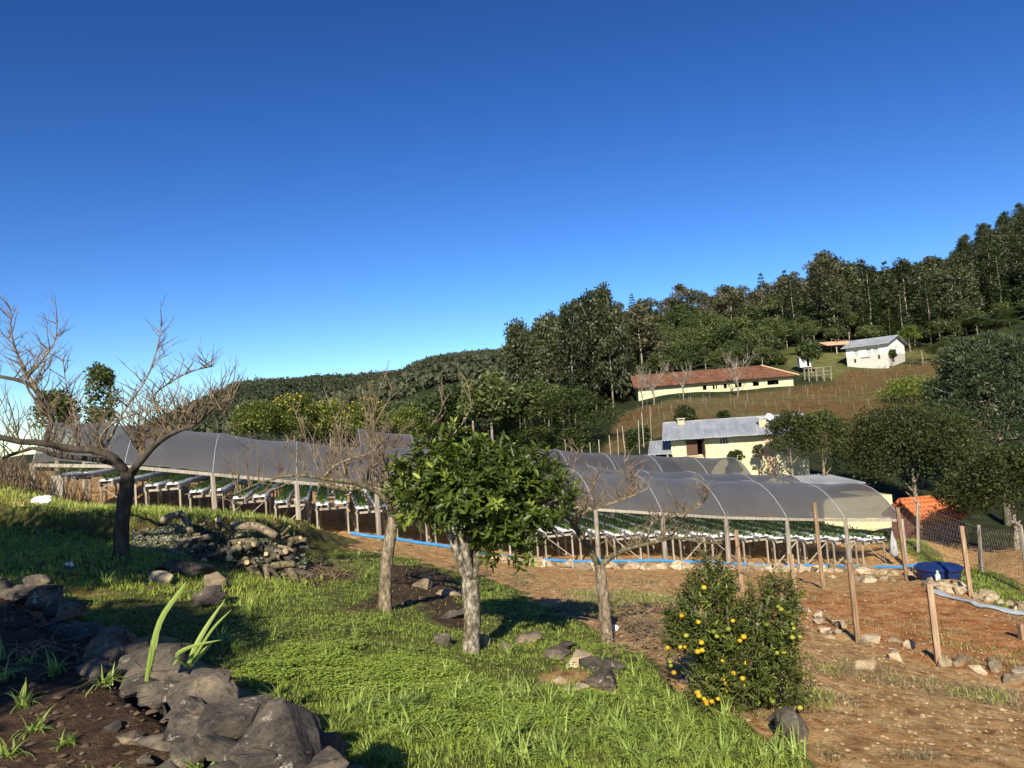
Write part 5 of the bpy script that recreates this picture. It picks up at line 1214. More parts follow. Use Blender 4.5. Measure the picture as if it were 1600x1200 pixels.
# ------------------------------------------------------------------ orange tree (leafy, in the middle)
b0 = gp(736, 1019, 7); Y = b0.y; ot = empty('orange_tree', b0); tag(ot, 'leafy dark green citrus tree with whitish lichened trunk in the centre', 'tree')
def PO(px, py, dy=0.0): return at(px, py, Y+dy)-b0
rs = random.Random(5)
tp = spline([Vector((PO(736,1019).x,0,-.3)), PO(736,1010), PO(738,960), PO(735,925), PO(734,905)], 10)
t = MB(); t.tube(tp, [.15,.125,.105,.10,.10,.10,.10,.105,.105,.10], 14, jit=.09, rn=rs); t.build('trunk', MAT['bark_lichen'], ot, True)
for path, r0, r1 in (([(734,915),(716,868,-.05),(703,835,-.1),(690,812,-.1),(672,780,-.1)], .06, .028), ([(735,912),(729,870,-.1),(722,840,-.15),(708,805,-.2),(712,760,-.2)], .062, .03),
        ([(737,912),(746,865,.05),(750,835,.1),(765,790,.1),(775,740,.2)], .06, .025), ([(734,908),(738,860,.3),(730,800,.45),(720,750,.5)], .05, .02), ([(750,835,.1),(790,810,-.1),(840,795,-.1),(880,775,-.1)], .03, .012),
        ([(690,812,-.1),(655,790,-.2),(635,770,-.3)], .022, .01)):
    t = MB(); t.tube(spline([PO(*q) for q in path], 10), [r0+(r1-r0)*i/9 for i in range(10)], 9, jit=.1, rn=rs); t.build('limb', MAT['bark_lichen'], ot, True)
def shoot_leaves(c, rad, n_shoots, per, L_, W_, lift, sl, tw, top_light=True, flat=1.0):
    """shoots pointing outwards from an ellipsoid body, leaves set alternately along them"""
    parts = []; c = np.array(c); rad = np.array(rad)
    for i in range(n_shoots):
        dv = RNG.normal(size=3); dv /= np.linalg.norm(dv); k = RNG.uniform(.35, 1.0)**.5; s = c+dv*rad*k
        bump = 1+.22*math.sin(dv[0]*5+dv[2]*7+c[0])*math.cos(dv[1]*4+dv[2]*3)
        s = c+(s-c)*bump; d = dv*np.array([.75,.75,.5])+np.array([0,0,lift])+RNG.normal(size=3)*.28; d /= np.linalg.norm(d)
        l = sl*RNG.uniform(.7,1.3); ts = np.linspace(.05, 1, per); pos = s+(ts*l)[:,None]*d+np.array([0,0,-1])*(.06*l*ts**2)[:,None]
        a = np.arange(per)*2.4+RNG.uniform(0,6.28); x = np.cross(d, [.3,.2,.9]); x /= np.linalg.norm(x); y = np.cross(d, x)
        ld = unit(x*np.cos(a)[:,None]+y*np.sin(a)[:,None]+d*.75+RNG.normal(size=(per,3))*.2)
        nr = unit(d+np.array([0,-.1,.5])+RNG.normal(size=(per,3))*.3); sz = L_*RNG.uniform(.42,1.3,per)
        v, q = leafs(pos, ld, nr, sz, sz*W_, .16, True)
        young = .35 if (RNG.random() < .22 and k > .8) else 0
        parts.append((v, q, np.repeat(np.clip(RNG.random(per)*.62+young+.12*ts, 0, 1), 2)))
        if i % 2 == 0: tw.tube([tuple(s), tuple(s+d*l)], [.005,.002], 3, cap=False)
    return parts
tw = MB(); prt = []
mpp = Y/FOC
for cx, cy, rx, rz_, dy, ns in ((742,752,112,70,0,270), (690,748,64,62,-.1,90), (795,765,56,76,0,95), (735,700,70,30,.1,70), (800,712,46,32,0,50), (650,730,32,46,0,46), (648,780,26,26,0,22), (790,828,46,26,-.1,40), (873,765,26,30,-.1,26), (850,730,30,24,.1,14), (830,800,30,26,0,22), (690,665,36,22,.1,20)):
    c = PO(cx, cy+20, dy); prt += shoot_leaves(c, (rx*mpp*.76, min(rx,112)*mpp*.8, rz_*mpp*.74), int(ns*1.1), 13, .115, .40, .45, .20, tw)
V, Q, R = join(prt); link('crown', mesh_np('crown', V, Q, rnd=R, mat=MAT['leaf_orange']), ot); link('twigs', tw.mesh('twigs', MAT['bark_moss']), ot)['kind'] = 'stuff'

# ------------------------------------------------------------------ mandarin bush with fruit
b0 = gp(1150, 1108, 4.5); Y = b0.y; mb_ = empty('mandarin_bush', b0); tag(mb_, 'bushy mandarin shrub full of yellow and green fruit in the right foreground', 'shrub')
mpp = Y/FOC; tw = MB(); prt = []
for k in range(7):
    a = k*.9; tw.tube([(0.05*math.cos(a),.05*math.sin(a),-.15),(.18*math.cos(a),.18*math.sin(a),.4),(.4*math.cos(a),.3*math.sin(a),1.0)], [.03,.022,.01], 6)
def PB(px, py, dy=0.0): return at(px, py, Y+dy)-b0
for cx, cy, rx, rz_, dy, ns in ((1105,975,52,58,0,230), (1165,1045,78,60,-.05,330), (1200,995,48,58,.1,230), (1112,922,26,36,.1,100), (1218,945,22,36,.1,80), (1085,1010,36,22,0,70), (1150,1000,60,40,0,130), (1215,1075,40,42,0,120), (1130,1085,46,24,-.05,100), (1062,985,22,20,0,30)):
    c = PB(cx, cy, dy); prt += shoot_leaves(c, (rx*mpp*.88, rx*mpp*.9, rz_*mpp*.88), ns, 16, .052, .30, .85, .17, tw)
V, Q, R = join(prt); link('foliage', mesh_np('foliage', V, Q, rnd=R, mat=MAT['leaf_bush']), mb_); link('stems', tw.mesh('stems', MAT['bark_moss']), mb_)
YF = [(1100,918),(1065,962),(1091,972),(1043,1012),(1063,1011),(1070,1011),(1096,1004),(1090,1018),(1097,1016),(1053,1051),(1146,1052),(1133,1068),(1130,1062),(1161,1071),(1137,1078),(1144,1067),(1092,1087),(1100,1092),(1103,1096),(1112,1096),(1090,1082),(1122,1092),(1129,1032),(1156,1001),(1162,995),(1088,1082),(1104,1100),(1160,1060),(1165,1036),(1145,970)]
GF = [(1047,1034),(1115,987),(1120,994),(1198,976),(1238,975),(1240,982),(1238,996),(1250,995),(1214,1020),(1224,1019),(1207,1096),(1185,1098),(1220,1107),(1250,1106),(1220,952),(1072,993),(1048,1040),(1216,948),(1138,983)]
def gp_front(px, py, k): return PB(px, py, -.33*k)
for L2, me in ((YF, FRUIT), (GF, FRUITG)):
    for px, py in L2:
        ed = max(0, 1-((px-1155)/105)**2); q = gp_front(px, py, .55+.55*ed*random.uniform(.8,1.1)); o = link('fruit', me, mb_, q); s = random.uniform(.019,.027); o.scale = (s,s,s)

# ------------------------------------------------------------------ rocks
def co_i(c): return 23*c.x+17*c.y*c.z*3+29*c.z+11*math.sin(31*c.y)
def rock_mesh(name, seed, size, mat, sub=3, flat=.5, rough=.10, pts=14):
    rs = np.random.default_rng(seed); bm = bmesh.new()
    P = unit(rs.normal(size=(pts,3)))*rs.uniform(.75,1.05,(pts,1)); 
    for p_ in P: bm.verts.new(p_)
    r = bmesh.ops.convex_hull(bm, input=bm.verts); bmesh.ops.delete(bm, geom=[v for v in bm.verts if not v.link_faces], context='VERTS')
    if sub > 1:
        bmesh.ops.bevel(bm, geom=list(bm.edges), offset=.06, segments=1, affect='EDGES', clamp_overlap=True)
        bmesh.ops.triangulate(bm, faces=list(bm.faces))
        bmesh.ops.subdivide_edges(bm, edges=[e for e in bm.edges if e.calc_length() > .28], cuts=sub-1, use_grid_fill=True)
        bmesh.ops.triangulate(bm, faces=list(bm.faces))
    if sub >= 4:
        for cut_ in (1, 1):
            bmesh.ops.subdivide_edges(bm, edges=[e for e in bm.edges if e.calc_length() > .07], cuts=1, use_grid_fill=False); bmesh.ops.triangulate(bm, faces=list(bm.faces))
    co = np.array([v.co[:] for v in bm.verts]); nv = fbm(co[:,0]*2.2+seed*3.1, co[:,1]*2.2+co[:,2]*1.7, 3)
    st = vnoise(co[:,0]*.6+seed, co[:,2]*9+co[:,0]*1.5)            # layering
    for v, k_, s_ in zip(bm.verts, nv, st): v.co *= 1+rough*k_*1.4+(.012*math.sin(co_i(v.co)) if sub >= 4 else 0); v.co.x += .03*s_; v.co.y += .03*s_
    for v in bm.verts: v.co = Vector((v.co.x*size[0], v.co.y*size[1], v.co.z*size[2]))
    me = bpy.data.meshes.new(name); bm.to_mesh(me); bm.free(); me.materials.append(mat); return me
# the dry stone wall at the lower left: every stone a part
wl = empty('dry_stone_wall', (WALL[3][0], WALL[3][1], -1.6)); tag(wl, 'rough dry stone wall edging the terrace in the lower left', 'stone wall'); ow = wl.location.copy()
# picture x, y of the stone's centre, distance, half sizes in metres, tilt, yaw
STN = [(30,925,8.6,.55,.40,.22,-.1,.3),(5,990,7.6,.25,.2,.14,0,.5),(105,980,7.1,.50,.36,.22,-.1,-.4),(45,980,7.3,.20,.16,.14,.1,.2),(20,965,7.7,.22,.2,.13,0,1),
       (165,1010,6.0,.42,.34,.24,.1,-.3),(240,1012,5.35,.30,.26,.17,.1,.1),(205,1050,5.1,.28,.24,.20,0,.6),(140,1050,5.5,.26,.22,.2,0,-.2),
       (252,1068,4.55,.22,.13,.12,-.35,.5),(325,1065,4.4,.30,.24,.15,.1,.2),(300,1100,4.15,.24,.18,.15,0,-.3),(360,1110,4.0,.27,.22,.15,.15,.1),(290,1125,3.95,.13,.12,.12,0,.7),
       (250,1140,3.9,.13,.11,.10,.2,.1),(310,1150,3.75,.11,.10,.09,0,.4),(345,1150,3.7,.12,.10,.10,.1,.9),(210,1135,4.1,.09,.08,.07,.1,.3),(285,1165,3.75,.10,.09,.09,.1,.3),
       (455,1165,3.45,.36,.28,.20,.25,-.2),(400,1178,3.4,.20,.18,.16,.1,.2),(520,1185,3.3,.16,.18,.15,.1,.3),(580,1205,3.15,.16,.14,.10,.0,.2),(380,1205,3.3,.25,.2,.14,.1,.1),(470,1215,3.2,.3,.2,.12,0,.1),(235,1165,3.85,.07,.06,.05,0,0),(265,1185,3.7,.09,.07,.05,0,.4),(180,1120,4.3,.08,.07,.06,0,.4)]
for i, (px, py, Yd, sx, sy, sz_, tl, yw) in enumerate(STN):
    p = at(px, py, Yd); big = sx > .18
    me = rock_mesh('stone', 100+i, (sx*1.2, sy*1.15, sz_*.72), MAT['rock'] if sx > .06 else MAT['rock_tan'], 5 if big else 3, rough=.06, pts=9)
    link('stone', me, wl, p-ow-Vector((0,0,.05)), (tl+.16, tl*.6, yw-.6))
# filler stones inside the wall line so no gap shows below
for i in range(46):
    t = i/45*(len(WALL)-5)+.3; k = int(t); u = t-k; x, y = WALL[k]*(1-u)+WALL[k+1]*u
    if y < 2.4: continue
    s = random.uniform(.14,.26); zl = LOWT(np.array([x+.3]), np.array([y+.3]))[0]
    link('stone', rock_mesh('stone', 300+i % 9, (s,s*.85,s*.7), MAT['rock'], 2, rough=.12), wl, Vector((x+random.uniform(-.05,.12), y+random.uniform(0,.12), zl+random.uniform(.05,.45)))-ow, (random.random(),random.random(),random.random()*6))
# single rocks
RK = [(290,893,.62,.45,.22,'rock','flat-topped boulder left of the wood heap'), (335,915,.24,.22,.2,'rock_tan','rounded tan boulder in front of the flat-topped boulder'),(250,905,.25,.2,.15,'rock_tan','pale rock at the left foot of the flat-topped boulder'),(320,938,.42,.3,.16,'rock','dark shaded rock below the rounded tan boulder'),
      (662,912,.26,.24,.25,'rock','upright grey boulder behind the orange tree trunk, with black shadow'),(700,925,.34,.2,.10,'rock_tan','flat tan rock just left of the orange tree trunk'),(705,958,.34,.24,.08,'rock','flat mossy slab between the two trunks'),(690,1000,.15,.13,.12,'rock','small grey rock at the left foot of the orange tree'),(635,940,.16,.14,.11,'rock','small rock at the right foot of the tan bare tree'),
      (756,1005,.11,.1,.13,'rock_tan','small upright stone touching the orange tree trunk'),(822,998,.30,.24,.10,'rock','pointed flat slab right of the orange tree'),(886,1008,.28,.22,.08,'rock','dark flat slab, middle one of the row right of the orange tree'),(870,1022,.24,.18,.09,'rock','lower slab in the row right of the orange tree'),(938,1042,.33,.26,.13,'rock','large dark slab at the right end of the row'),(905,1035,.28,.2,.12,'rock_tan','tan rock under the large dark slab'),(945,1070,.26,.2,.14,'rock','leaning rock in front of the large dark slab'),
      (900,1078,.22,.16,.08,'rock_tan','low tan rock left of the leaning one'),(875,1063,.08,.07,.06,'rock_tan','small yellow stone on bare soil'),(790,1010,.12,.1,.08,'rock_tan','small reddish stone left of the flat slab row'),
      (1236,1147,.22,.17,.17,'rock','squat rock in the grass below the mandarin bush'),(1215,1128,.13,.12,.10,'rock','dark rock under the mandarin bush'),(1350,1042,.22,.16,.12,'rock_tan','pale angular boulder on the slope below the middle post'),(1080,1062,.2,.16,.12,'rock','shaded stone left under the mandarin bush'),
      (1600,945,.3,.2,.14,'rock_tan','tan stone at the right edge of the yard')]
for i, (px, py, sx, sy, sz_, mt, lb) in enumerate(RK):
    p = gp(px, py+6, 3.5); o = link('boulder', rock_mesh('boulder', 500+i*3, (sx,sy,sz_), MAT[mt], 3, rough=.12), None, p+Vector((0,.0,sz_*.35)), (random.uniform(-.12,.12), random.uniform(-.12,.12), random.uniform(0,6.28))); tag(o, lb, 'rock')
SMALL = [rock_mesh('stone', 800+i, (.5,.4,.28), MAT['rock_tan'], 1 if i > 3 else 2, rough=.1, pts=11) for i in range(8)]
def stone(name, x, y, s, lb, gr, parent=None):
    z = H(x, y); o = link(name, random.choice(SMALL), parent, Vector((x, y, z+s*.06))-(parent.location if parent else Vector()), (random.uniform(-.3,.3), random.uniform(-.3,.3), random.uniform(0,6.28))); o.scale = (s,s,s)
    return tag(o, lb, 'stone', gr) if lb else o
for i in range(70):                                               # berm stones
    t = random.random()*(len(BERM)-1.01); k = int(t); u = t-k; q = BERM[k]*(1-u)+BERM[k+1]*u
    stone('stone', q[0]+random.gauss(-.1,.3), q[1]+random.gauss(-.15,.4), random.choice((.14,.2,.26,.36,.5)), 'pale tan stone in the rubble berm along the near edge of the yard', 'stones of the berm')
for i in range(44):                                               # far edge of the yard
    px = random.uniform(1280,1600); yy = np.interp(px, [1280,1420,1470,1520,1600], [905,903,918,928,955]); p = gp(px, yy+random.uniform(-6,6), 12)
    stone('stone', p.x, p.y, random.choice((.25,.35,.5,.7)), 'tan stone along the far stony edge of the yard', 'stones along the far yard edge')
rw = empty('low_stone_wall', (*gline(5, -1.2), H(*gline(5, -1.2)))); tag(rw, 'low dry stone footing below the blue pipe', 'stone wall')
for i in range(190):                                              # footing wall under the pipe
    X = random.uniform(-1.5, 14.5); q = gline(X, -1.0-random.random()*.75); stone('stone', q[0], q[1], random.choice((.35,.5,.65,.8)), None, None, rw)
# rubble: countless small stones
def rubble(name, label, polys, n, s0, s1, mat, seed):
    rs = np.random.default_rng(seed); base = np.array([(1,0,0),(-1,0,0),(0,1,0),(0,-1,0),(0,0,1),(0,0,-1)],float); T = np.array([(0,2,4),(2,1,4),(1,3,4),(3,0,4)])
    V = []; F = []; k = 0
    for P, share in polys:
        A = np.array(P); lo, hi = A.min(0), A.max(0); xy = rs.uniform(lo, hi, (int(n*share*3),2)); xy = xy[inpoly(P, xy[:,0], xy[:,1])][:int(n*share)]
        zz = hgt(xy[:,0], xy[:,1])
        for (x, y), z in zip(xy, zz):
            s = rs.uniform(s0, s1)*(rs.random()**2+.35); v = (base*rs.uniform(.55,1.25,(6,1))*np.array([s,s,s*.55])); a = rs.uniform(0,6.28); c, d = math.cos(a), math.sin(a)
            v = np.stack([v[:,0]*c-v[:,1]*d+x, v[:,0]*d+v[:,1]*c+y, v[:,2]+z+s*.12], 1); V.append(v); F.append(T+k); k += 6
    return tag(link(name, mesh_np(name, np.concatenate(V), None, np.concatenate(F), mat=MAT[mat])), label, 'rubble', kind='stuff')
P_SLOPE = gpoly([(985,1010),(1060,1060),(1110,1105),(1240,1165),(1290,1196),(1600,1196),(1600,1080),(1467,1045),(1341,1012),(1230,965),(1160,930),(1000,905),(800,895),(780,905),(880,955)])
rubble('rubble', 'small tan stones strewn over the bare soil slope and yard', [(P_SLOPE,.62),(P_YARD,.25),([tuple(BERM[i]+(-.5,-.5)) for i in range(len(BERM))]+[tuple(BERM[i]+(.4,.5)) for i in range(len(BERM)-1,-1,-1)],.13)], 9000, .008, .036, 'pebble', 4)
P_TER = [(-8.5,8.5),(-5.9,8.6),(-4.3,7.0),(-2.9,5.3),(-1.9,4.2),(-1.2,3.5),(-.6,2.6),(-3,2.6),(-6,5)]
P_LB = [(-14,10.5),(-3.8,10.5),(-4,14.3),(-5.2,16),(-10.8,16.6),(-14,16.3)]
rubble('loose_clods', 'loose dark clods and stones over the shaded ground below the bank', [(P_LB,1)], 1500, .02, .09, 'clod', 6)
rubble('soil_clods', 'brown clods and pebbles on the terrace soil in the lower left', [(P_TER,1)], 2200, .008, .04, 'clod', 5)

# ------------------------------------------------------------------ heap of cut wood at the left
LOGS = []
rs = random.Random(9)
for i in range(46):
    px = rs.uniform(285, 470); top = np.interp(px, [285,350,420,470], [815,818,822,850]); bot = np.interp(px, [285,350,420,470], [885,900,905,905]); v_ = rs.random()
    py = top+(bot-top)*v_; Yd = 15.4-1.5*v_; p = at(px, py, Yd); a = rs.uniform(-1.5,1.5); l = rs.uniform(.18,.6); r = rs.uniform(.03,.085)
    b = MB(); d = Vector((math.cos(a)*l, -abs(math.sin(a))*l*.6, rs.uniform(-.7,.6)*l)); b.tube([(0,0,0), tuple(d*.5+Vector((0,0,rs.uniform(-.04,.06)))), tuple(d)], [r,r*.95,r*.85], 8, cap=False, jit=.08, rn=rs)
    o = b.build('log', MAT[rs.choice(('bark_moss','bark_dark','bark_dark','bark_tan'))], None, True, p); tag(o, 'cut branch lying in the heap of wood against the bank', 'log', 'cut branches of the wood heap')
    for e, q, dr in ((0,Vector((0,0,0)),-1), (1,d,1)):
        m_ = MB(); m_.lathe([(r*(1 if e == 0 else .85),-.004),(r*.5,.004)], 8); m_.build('cut_end', MAT['log_end'], o, False, q, (d*dr).to_track_quat('Z','Y').to_euler())
for path, r, lb in (([(252,815),(268,806),(284,803)], .07, 'bent cut log lying on top of the bank, left'), ([(284,803),(292,815),(300,832)], .065, 'short cut log leaning down the bank'), ([(278,846),(310,842),(330,838)], .06, 'dark cut log lying at the foot of the bank'), ([(362,822),(400,822),(432,838)], .08, 'long cut log with pale end on top of the wood heap')):
    P = [at(px, py, 15.0) for px, py in path]; b = MB(); b.tube([p-P[0] for p in spline(P, 7)], r, 9, jit=.07); o = b.build('log', MAT['bark_tan'], None, True, P[0]); tag(o, lb, 'log')
    m_ = MB(); m_.lathe([(r,-.004),(r*.4,.006)], 9); m_.build('cut_end', MAT['log_end'], o, False, (0,0,0), (P[0]-P[1]).to_track_quat('Z','Y').to_euler())
# fallen leaves and twigs on and around the heap
k = 5200; px = RNG.uniform(205, 475, k); v_ = RNG.random(k); top = np.interp(px, [205,285,350,420,475], [828,812,820,826,856]); bot = np.interp(px, [205,285,350,420,475], [872,882,898,905,900])
pos = np.array([tuple(at(a, t_+(b_-t_)*c_, 15.6-1.5*c_)) for a, t_, b_, c_ in zip(px, top, bot, v_)])
gz = hgt(pos[:,0], pos[:,1]); pos[:,2] = np.maximum(pos[:,2]-.06, gz+.01)
v, q = leafs(pos, unit(rvec(k)*np.array([1,1,.4])), unit(rvec(k)*.6+np.array([0,-.5,.8])), RNG.uniform(.04,.10,k), .045, .15)
tag(link('leaf_litter', mesh_np('leaf_litter', v, q, rnd=np.clip(RNG.random(k)*.7+.3*(px < 300), 0, 1), mat=MAT['dry_leaf'])), 'fallen grey-green leaves over the wood heap', 'leaves', kind='stuff')
def twig_heap(label, n, cx, cy, sx, sy, h, mat='brush', l=(.2,.7), r=.008):
    b = MB()
    for i in range(n):
        px = random.gauss(cx, sx); py = random.gauss(cy, sy); p = gp(px, py, 6); p.z += random.random()**2*h; a = random.uniform(0,6.28); ll = random.uniform(*l)
        b.tube([p, p+Vector((math.cos(a)*ll*.5, math.sin(a)*ll*.4, .04+random.uniform(0,.08))), p+Vector((math.cos(a)*ll, math.sin(a)*ll*.8, random.uniform(-.03,.1)))], [r,r*.8,r*.4], 3, cap=False)
    return tag(b.build('brush_pile', MAT[mat]), label, 'brush pile', kind='stuff')
twig_heap('loose heap of thin dry twigs on the soil right of the forked bare tree', 190, 1010, 990, 30, 24, .18)
twig_heap('dark brown twiggy litter below the wood heap', 240, 485, 896, 32, 9, .10, l=(.1,.35))
b_h = None
twig_heap('dry twigs scattered over the shaded terrace soil', 40, 120, 1110, 70, 50, .02, 'dry_twig' if 'dry_twig' in MAT else 'twig', (.15,.5), .004)

b = MB()
for i in range(900):
    x = random.uniform(-17, -12.2); y = random.uniform(18.5, 22.5); z = H(x, y); a = random.uniform(0,6.28); l = random.uniform(.3,1.1)
    b.tube([(x,y,z-.05),(x+.2*math.cos(a),y+.2*math.sin(a),z+l*.6),(x+.5*l*math.cos(a),y+.5*l*math.sin(a),z+l)], [.012,.009,.004], 3, cap=False)
tag(b.build('dry_hedge', MAT['brush']), 'tangle of brown dry stems on the upper bank at the left edge', 'brush', kind='stuff')
# ------------------------------------------------------------------ litter
def crumpled(label, p, s, seed):
    me = rock_mesh('plastic_bag', seed, (s*1.1,s*.8,s*.75), MAT['plastic_white'], 4, rough=.5, pts=18)
    for f_ in me.polygons: f_.use_smooth = False
    return tag(link('plastic_bag', me, None, p+Vector((0,0,s*.45))), label, 'plastic bag')
p = at(60, 768, 17.6); p.z = H(p.x, p.y); crumpled('crumpled white plastic bag on the upper bank at left', p, .2, 901)
crumpled('small white crumpled litter in the shaded grass at left', gp(109, 886, 6), .06, 902); crumpled('small white crumpled litter at the foot of the forked bare tree', gp(962, 988, 7), .07, 903)
# weathered board beside the left end of the tunnel
p = at(88, 762, 20.5); p.z = H(p.x, p.y); b = MB(); b.box((-.16,-.04,-.2),(.16,.04,.62)); b.box((-.13,-.04,.62),(.10,.04,.68)); tag(b.build('upright_board', MAT['post_old'], None, False, p, (0,.05,.2)), 'weathered upright board beside the left end post of the tunnel', 'board')

# ------------------------------------------------------------------ strap-leaved plants on the wall
def strap_plant(label, px, py, Yd, leaves, name='strap_leaf_plant'):
    b0 = at(px, py, Yd); r = empty(name, b0); tag(r, label, 'plant')
    for pts, w in leaves:
        P = spline([at(a, b_, Yd+dy)-b0 for a, b_, dy in pts], 12); v = []; F = []
        for i, p_ in enumerate(P):
            t = i/11; d = (P[min(i+1,11)]-P[max(i-1,0)]).normalized(); s = d.cross(Vector((.15,1,.1))).normalized(); nn = s.cross(d); ww = w*(math.sin(math.pi*min(1,.22+.78*t)))**.8*.5+.001
            v += [p_-s*ww+nn*ww*.35, p_, p_+s*ww+nn*ww*.35]
        for i in range(11): F += [(i*3,i*3+1,i*3+4,i*3+3),(i*3+1,i*3+2,i*3+5,i*3+4)]
        o = link('leaf', mesh_np('leaf', np.array(v), np.array(F), rnd=np.tile([random.uniform(.25,.5), random.uniform(.5,.8)], 11), mat=MAT['tuft'], smooth=True), r)  # one half darker, one lighter: midrib shading put into the leaf colour
strap_plant('tall strap-leaved plant growing from the wall stones, left one', 230, 1063, 4.75, [([(228,1065,0),(238,1010,0),(252,965,.02),(280,925,.05),(291,909,.06)],.036), ([(230,1065,0),(240,1020,.05),(246,990,.1),(250,968,.15)],.02), ([(229,1065,0),(234,1030,-.05),(236,1000,-.08)],.02)])
strap_plant('tall strap-leaved plant growing behind the wall stones, right one', 292, 1040, 4.75, [([(292,1042,0),(305,1010,0),(325,975,.05),(352,936,.1)],.03), ([(294,1042,0),(315,1020,.1),(332,1004,.15)],.028), ([(294,1042,0),(330,985,.2),(362,952,.3)],.016), ([(292,1042,0),(275,1025,-.1),(300,1010,-.12),(345,1000,-.1)],.022), ([(290,1042,0),(278,1030,-.1),(270,1040,-.15)],.02)])

# ------------------------------------------------------------------ grass
def scatter(poly, n, seed):
    rs = np.random.default_rng(seed); A = np.array(poly); lo, hi = A.min(0), A.max(0); xy = rs.uniform(lo, hi, (n,2)); return xy[inpoly(poly, xy[:,0], xy[:,1])]
parts = []
# short grass, density falling with distance
A = np.array(P_GRASS); xy = scatter(P_GRASS, 1500000, 1); d = np.hypot(xy[:,0], xy[:,1]); keep = RNG.random(len(xy)) < np.clip((5.5/d)**1.7, 0, 1)*.42
xy = xy[keep]; gv = sample_grid(g, xy[:,0], xy[:,1]); pn = .5+.5*fbm(xy[:,0]*.8, xy[:,1]*.8, 3); keep = (RNG.random(len(xy)) < np.clip((gv-.2)*1.4, 0, 1)*np.clip(.35+1.1*pn, 0, 1)); xy = xy[keep]; pn = pn[keep]
d = np.hypot(xy[:,0], xy[:,1]); k = len(xy); P = np.stack([xy[:,0], xy[:,1], hgt(xy[:,0], xy[:,1])-.005], 1)
sc_ = np.clip(d/9, 1, 2.0); parts.append(blades(P, RNG.uniform(0,6.28,k), RNG.uniform(.025,.065,k)*(.7+.6*pn), RNG.uniform(.004,.008,k)*sc_, RNG.uniform(.3,1.4,k), 2, np.clip(RNG.random(k)*.75+.2*(pn-.5), 0, 1)))
print('short grass', k)
# right-hand grass strip and upper bank
for poly, n_, l0, l1 in ((P_GRASS2, 26000, .05, .16), ([(-20,10),(-3.6,10),(-3.8,14.5),(-5,16.2),(-10.8,16.8),(-20,16.4)], 42000, .04, .13), ([(-17,15.7),(-10.8,16.5),(-6.6,15.7),(-5.2,17.6),(-5.4,21),(-9,21.5),(-14,21.8),(-20,22)], 26000, .05, .2)):
    xy = scatter(poly, n_, 2); k = len(xy); P = np.stack([xy[:,0], xy[:,1], hgt(xy[:,0], xy[:,1])-.005], 1)
    parts.append(blades(P, RNG.uniform(0,6.28,k), RNG.uniform(l0,l1,k), RNG.uniform(.012,.022,k), RNG.uniform(.2,1.1,k), 2, np.clip(RNG.random(k)*.7+(.3 if l1 > .17 else 0), 0, 1)))
V, Q, R = join(parts); tag(link('grass', mesh_np('grass', V, Q, rnd=R, mat=MAT['grass'])), 'short green grass on the sunlit slope', 'grass', kind='stuff')
# clover and broad weeds
P_CLOV = gpoly([(330,1060),(430,1020),(560,1010),(700,1040),(800,1060),(900,1090),(1000,1080),(900,1140),(700,1150),(600,1140),(500,1110),(420,1095)])
xy = np.concatenate([scatter(P_CLOV, 60000, 6), scatter(P_GRASS, 70000, 7)]); pn = fbm(xy[:,0]*1.3+7, xy[:,1]*1.3, 3); keep = (pn > -.02) & (np.hypot(xy[:,0],xy[:,1]) < 11) & (sample_grid(g, xy[:,0], xy[:,1]) > .5) & (RNG.random(len(xy)) < .55); xy = xy[keep]; k = len(xy)
zg = hgt(xy[:,0], xy[:,1])+RNG.uniform(.015,.07,k); prt = []
for j in range(3):
    a = RNG.uniform(0,.4,k)+j*2.094+(xy[:,0]*37 % 6.28); dd = np.stack([np.cos(a), np.sin(a), RNG.uniform(-.1,.35,k)], 1); v, q = leafs(np.stack([xy[:,0],xy[:,1],zg],1), dd, np.tile([0,-.15,1.],(k,1))+RNG.normal(size=(k,3))*.2, RNG.uniform(.014,.027,k), RNG.uniform(.012,.022,k), .1); prt.append((v, q, RNG.random(k)))
V, Q, R = join(prt); tag(link('clover', mesh_np('clover', V, Q, rnd=R, mat=MAT['clover'])), 'bright clover patches growing among the grass', 'clover', kind='stuff'); print('clover', k)
# coarse tufts
P_TUFT = gpoly([(520,1120),(700,1080),(900,1085),(1040,1090),(1110,1115),(1240,1170),(1290,1196),(600,1196)])
xy = np.concatenate([scatter(P_TUFT, 260, 11), scatter(P_GRASS, 420, 12)[:110], np.array([gp(*q)[:2] for q in ((700,1060),(805,940),(830,930),(1000,1040),(425,1000),(395,985),(210,870),(225,868),(85,895))])])
xy = xy[sample_grid(g, xy[:,0], xy[:,1]) > .4]
wt = RNG.uniform(.2, 6.2, 60); wi = wt.astype(int); wu = (wt-wi)[:,None]; wp = WALL[wi]*(1-wu)+WALL[wi+1]*wu          # tufts rooted along and between the wall stones
xy = np.concatenate([xy, wp[:42]+RNG.normal(size=(42,2))*.08+np.array([.30,.26]), wp[42:]+RNG.normal(size=(18,2))*.25-np.array([.5,.4])]); nb = 30; P = np.repeat(np.stack([xy[:,0], xy[:,1], hgt(xy[:,0], xy[:,1])-.01], 1), nb, 0)+RNG.normal(size=(len(xy)*nb,3))*np.array([.02,.02,0])
k = len(P); tl = np.repeat(RNG.uniform(.45,1.3,len(xy)), nb); az = np.repeat(RNG.uniform(0,6.28,len(xy)), nb)+RNG.normal(0,1.5,k)
V, Q, R = blades(P, az, RNG.uniform(.10,.25,k)*tl, RNG.uniform(.009,.018,k), RNG.uniform(.4,1.75,k), 4, np.clip(np.repeat(RNG.random(len(xy)),nb)*.35+RNG.random(k)*.6, 0, 1))
tag(link('grass_tufts', mesh_np('grass_tufts', V, Q, rnd=R, mat=MAT['tuft'])), 'coarse long-bladed grass tufts in the foreground', 'grass', kind='stuff')
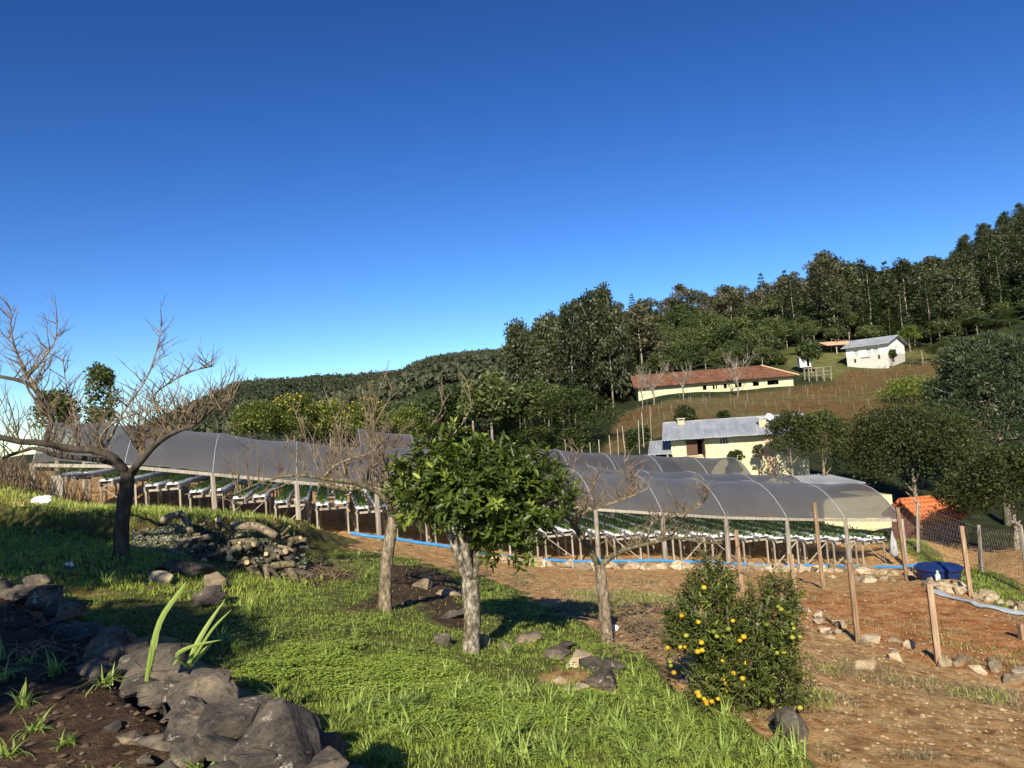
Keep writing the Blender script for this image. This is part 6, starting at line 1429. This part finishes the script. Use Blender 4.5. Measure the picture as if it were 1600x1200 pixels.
# sparse weeds and dry grass on the bare soil
xy = np.concatenate([scatter(P_SLOPE, 110000, 21), scatter(P_YARD, 14000, 22), scatter(P_TER, 9000, 23)]); pn = fbm(xy[:,0]*.75+3, xy[:,1]*.75+9, 3); keep = pn > .05; xy = xy[keep]; k = len(xy); P = np.stack([xy[:,0], xy[:,1], hgt(xy[:,0], xy[:,1])-.004], 1)
V, Q, R = blades(P, RNG.uniform(0,6.28,k), RNG.uniform(.03,.11,k), RNG.uniform(.004,.008,k)*np.clip(np.hypot(xy[:,0],xy[:,1])/9,1,2.4), RNG.uniform(.4,1.4,k), 2)
h_ = k//2; tag(link('dry_grass', mesh_np('dry_grass', V, Q, rnd=R, mat=MAT['dry_grass'])), 'dry grass wisps scattered on the bare soil', 'grass', kind='stuff')
xy = xy[pn[keep] > .30]; k = len(xy); P = np.stack([xy[:,0], xy[:,1], hgt(xy[:,0], xy[:,1])-.004], 1)
V, Q, R = blades(P, RNG.uniform(0,6.28,k), RNG.uniform(.03,.09,k), RNG.uniform(.005,.010,k)*np.clip(np.hypot(xy[:,0],xy[:,1])/9,1,2.4), RNG.uniform(.4,1.4,k), 2)
tag(link('weeds', mesh_np('weeds', V, Q, rnd=R, mat=MAT['grass'])), 'patches of low green weeds on the reddish yard', 'weeds', kind='stuff')

# ------------------------------------------------------------------ trees beside and behind the photographer that shade the lower left
def shade_tree(label, x, y, zc, rx, rz_, nc=90):
    b = Vector((x, y, H(x, y))); t = leafy_tree('shade_tree', label, 'tree', b, 0, rx, zc-b.z, rz_, .16, 'leaf_broad', nc=nc, per=70, trunk=zc-b.z, trunk_r=.16); return t
shade_tree('leafy tree off the left edge shading the bank behind the bare tree', -11.6, 6.0, 2.9, 2.7, 1.7, 190)
shade_tree('leafy tree left of the camera shading the dark trunk of the bare tree', -8.6, 2.2, 3.4, 1.9, 1.9, 140)
shade_tree('leafy tree close beside the camera shading the terrace and stone wall', -6.2, -2.4, 2.9, 1.95, 1.9, 160)
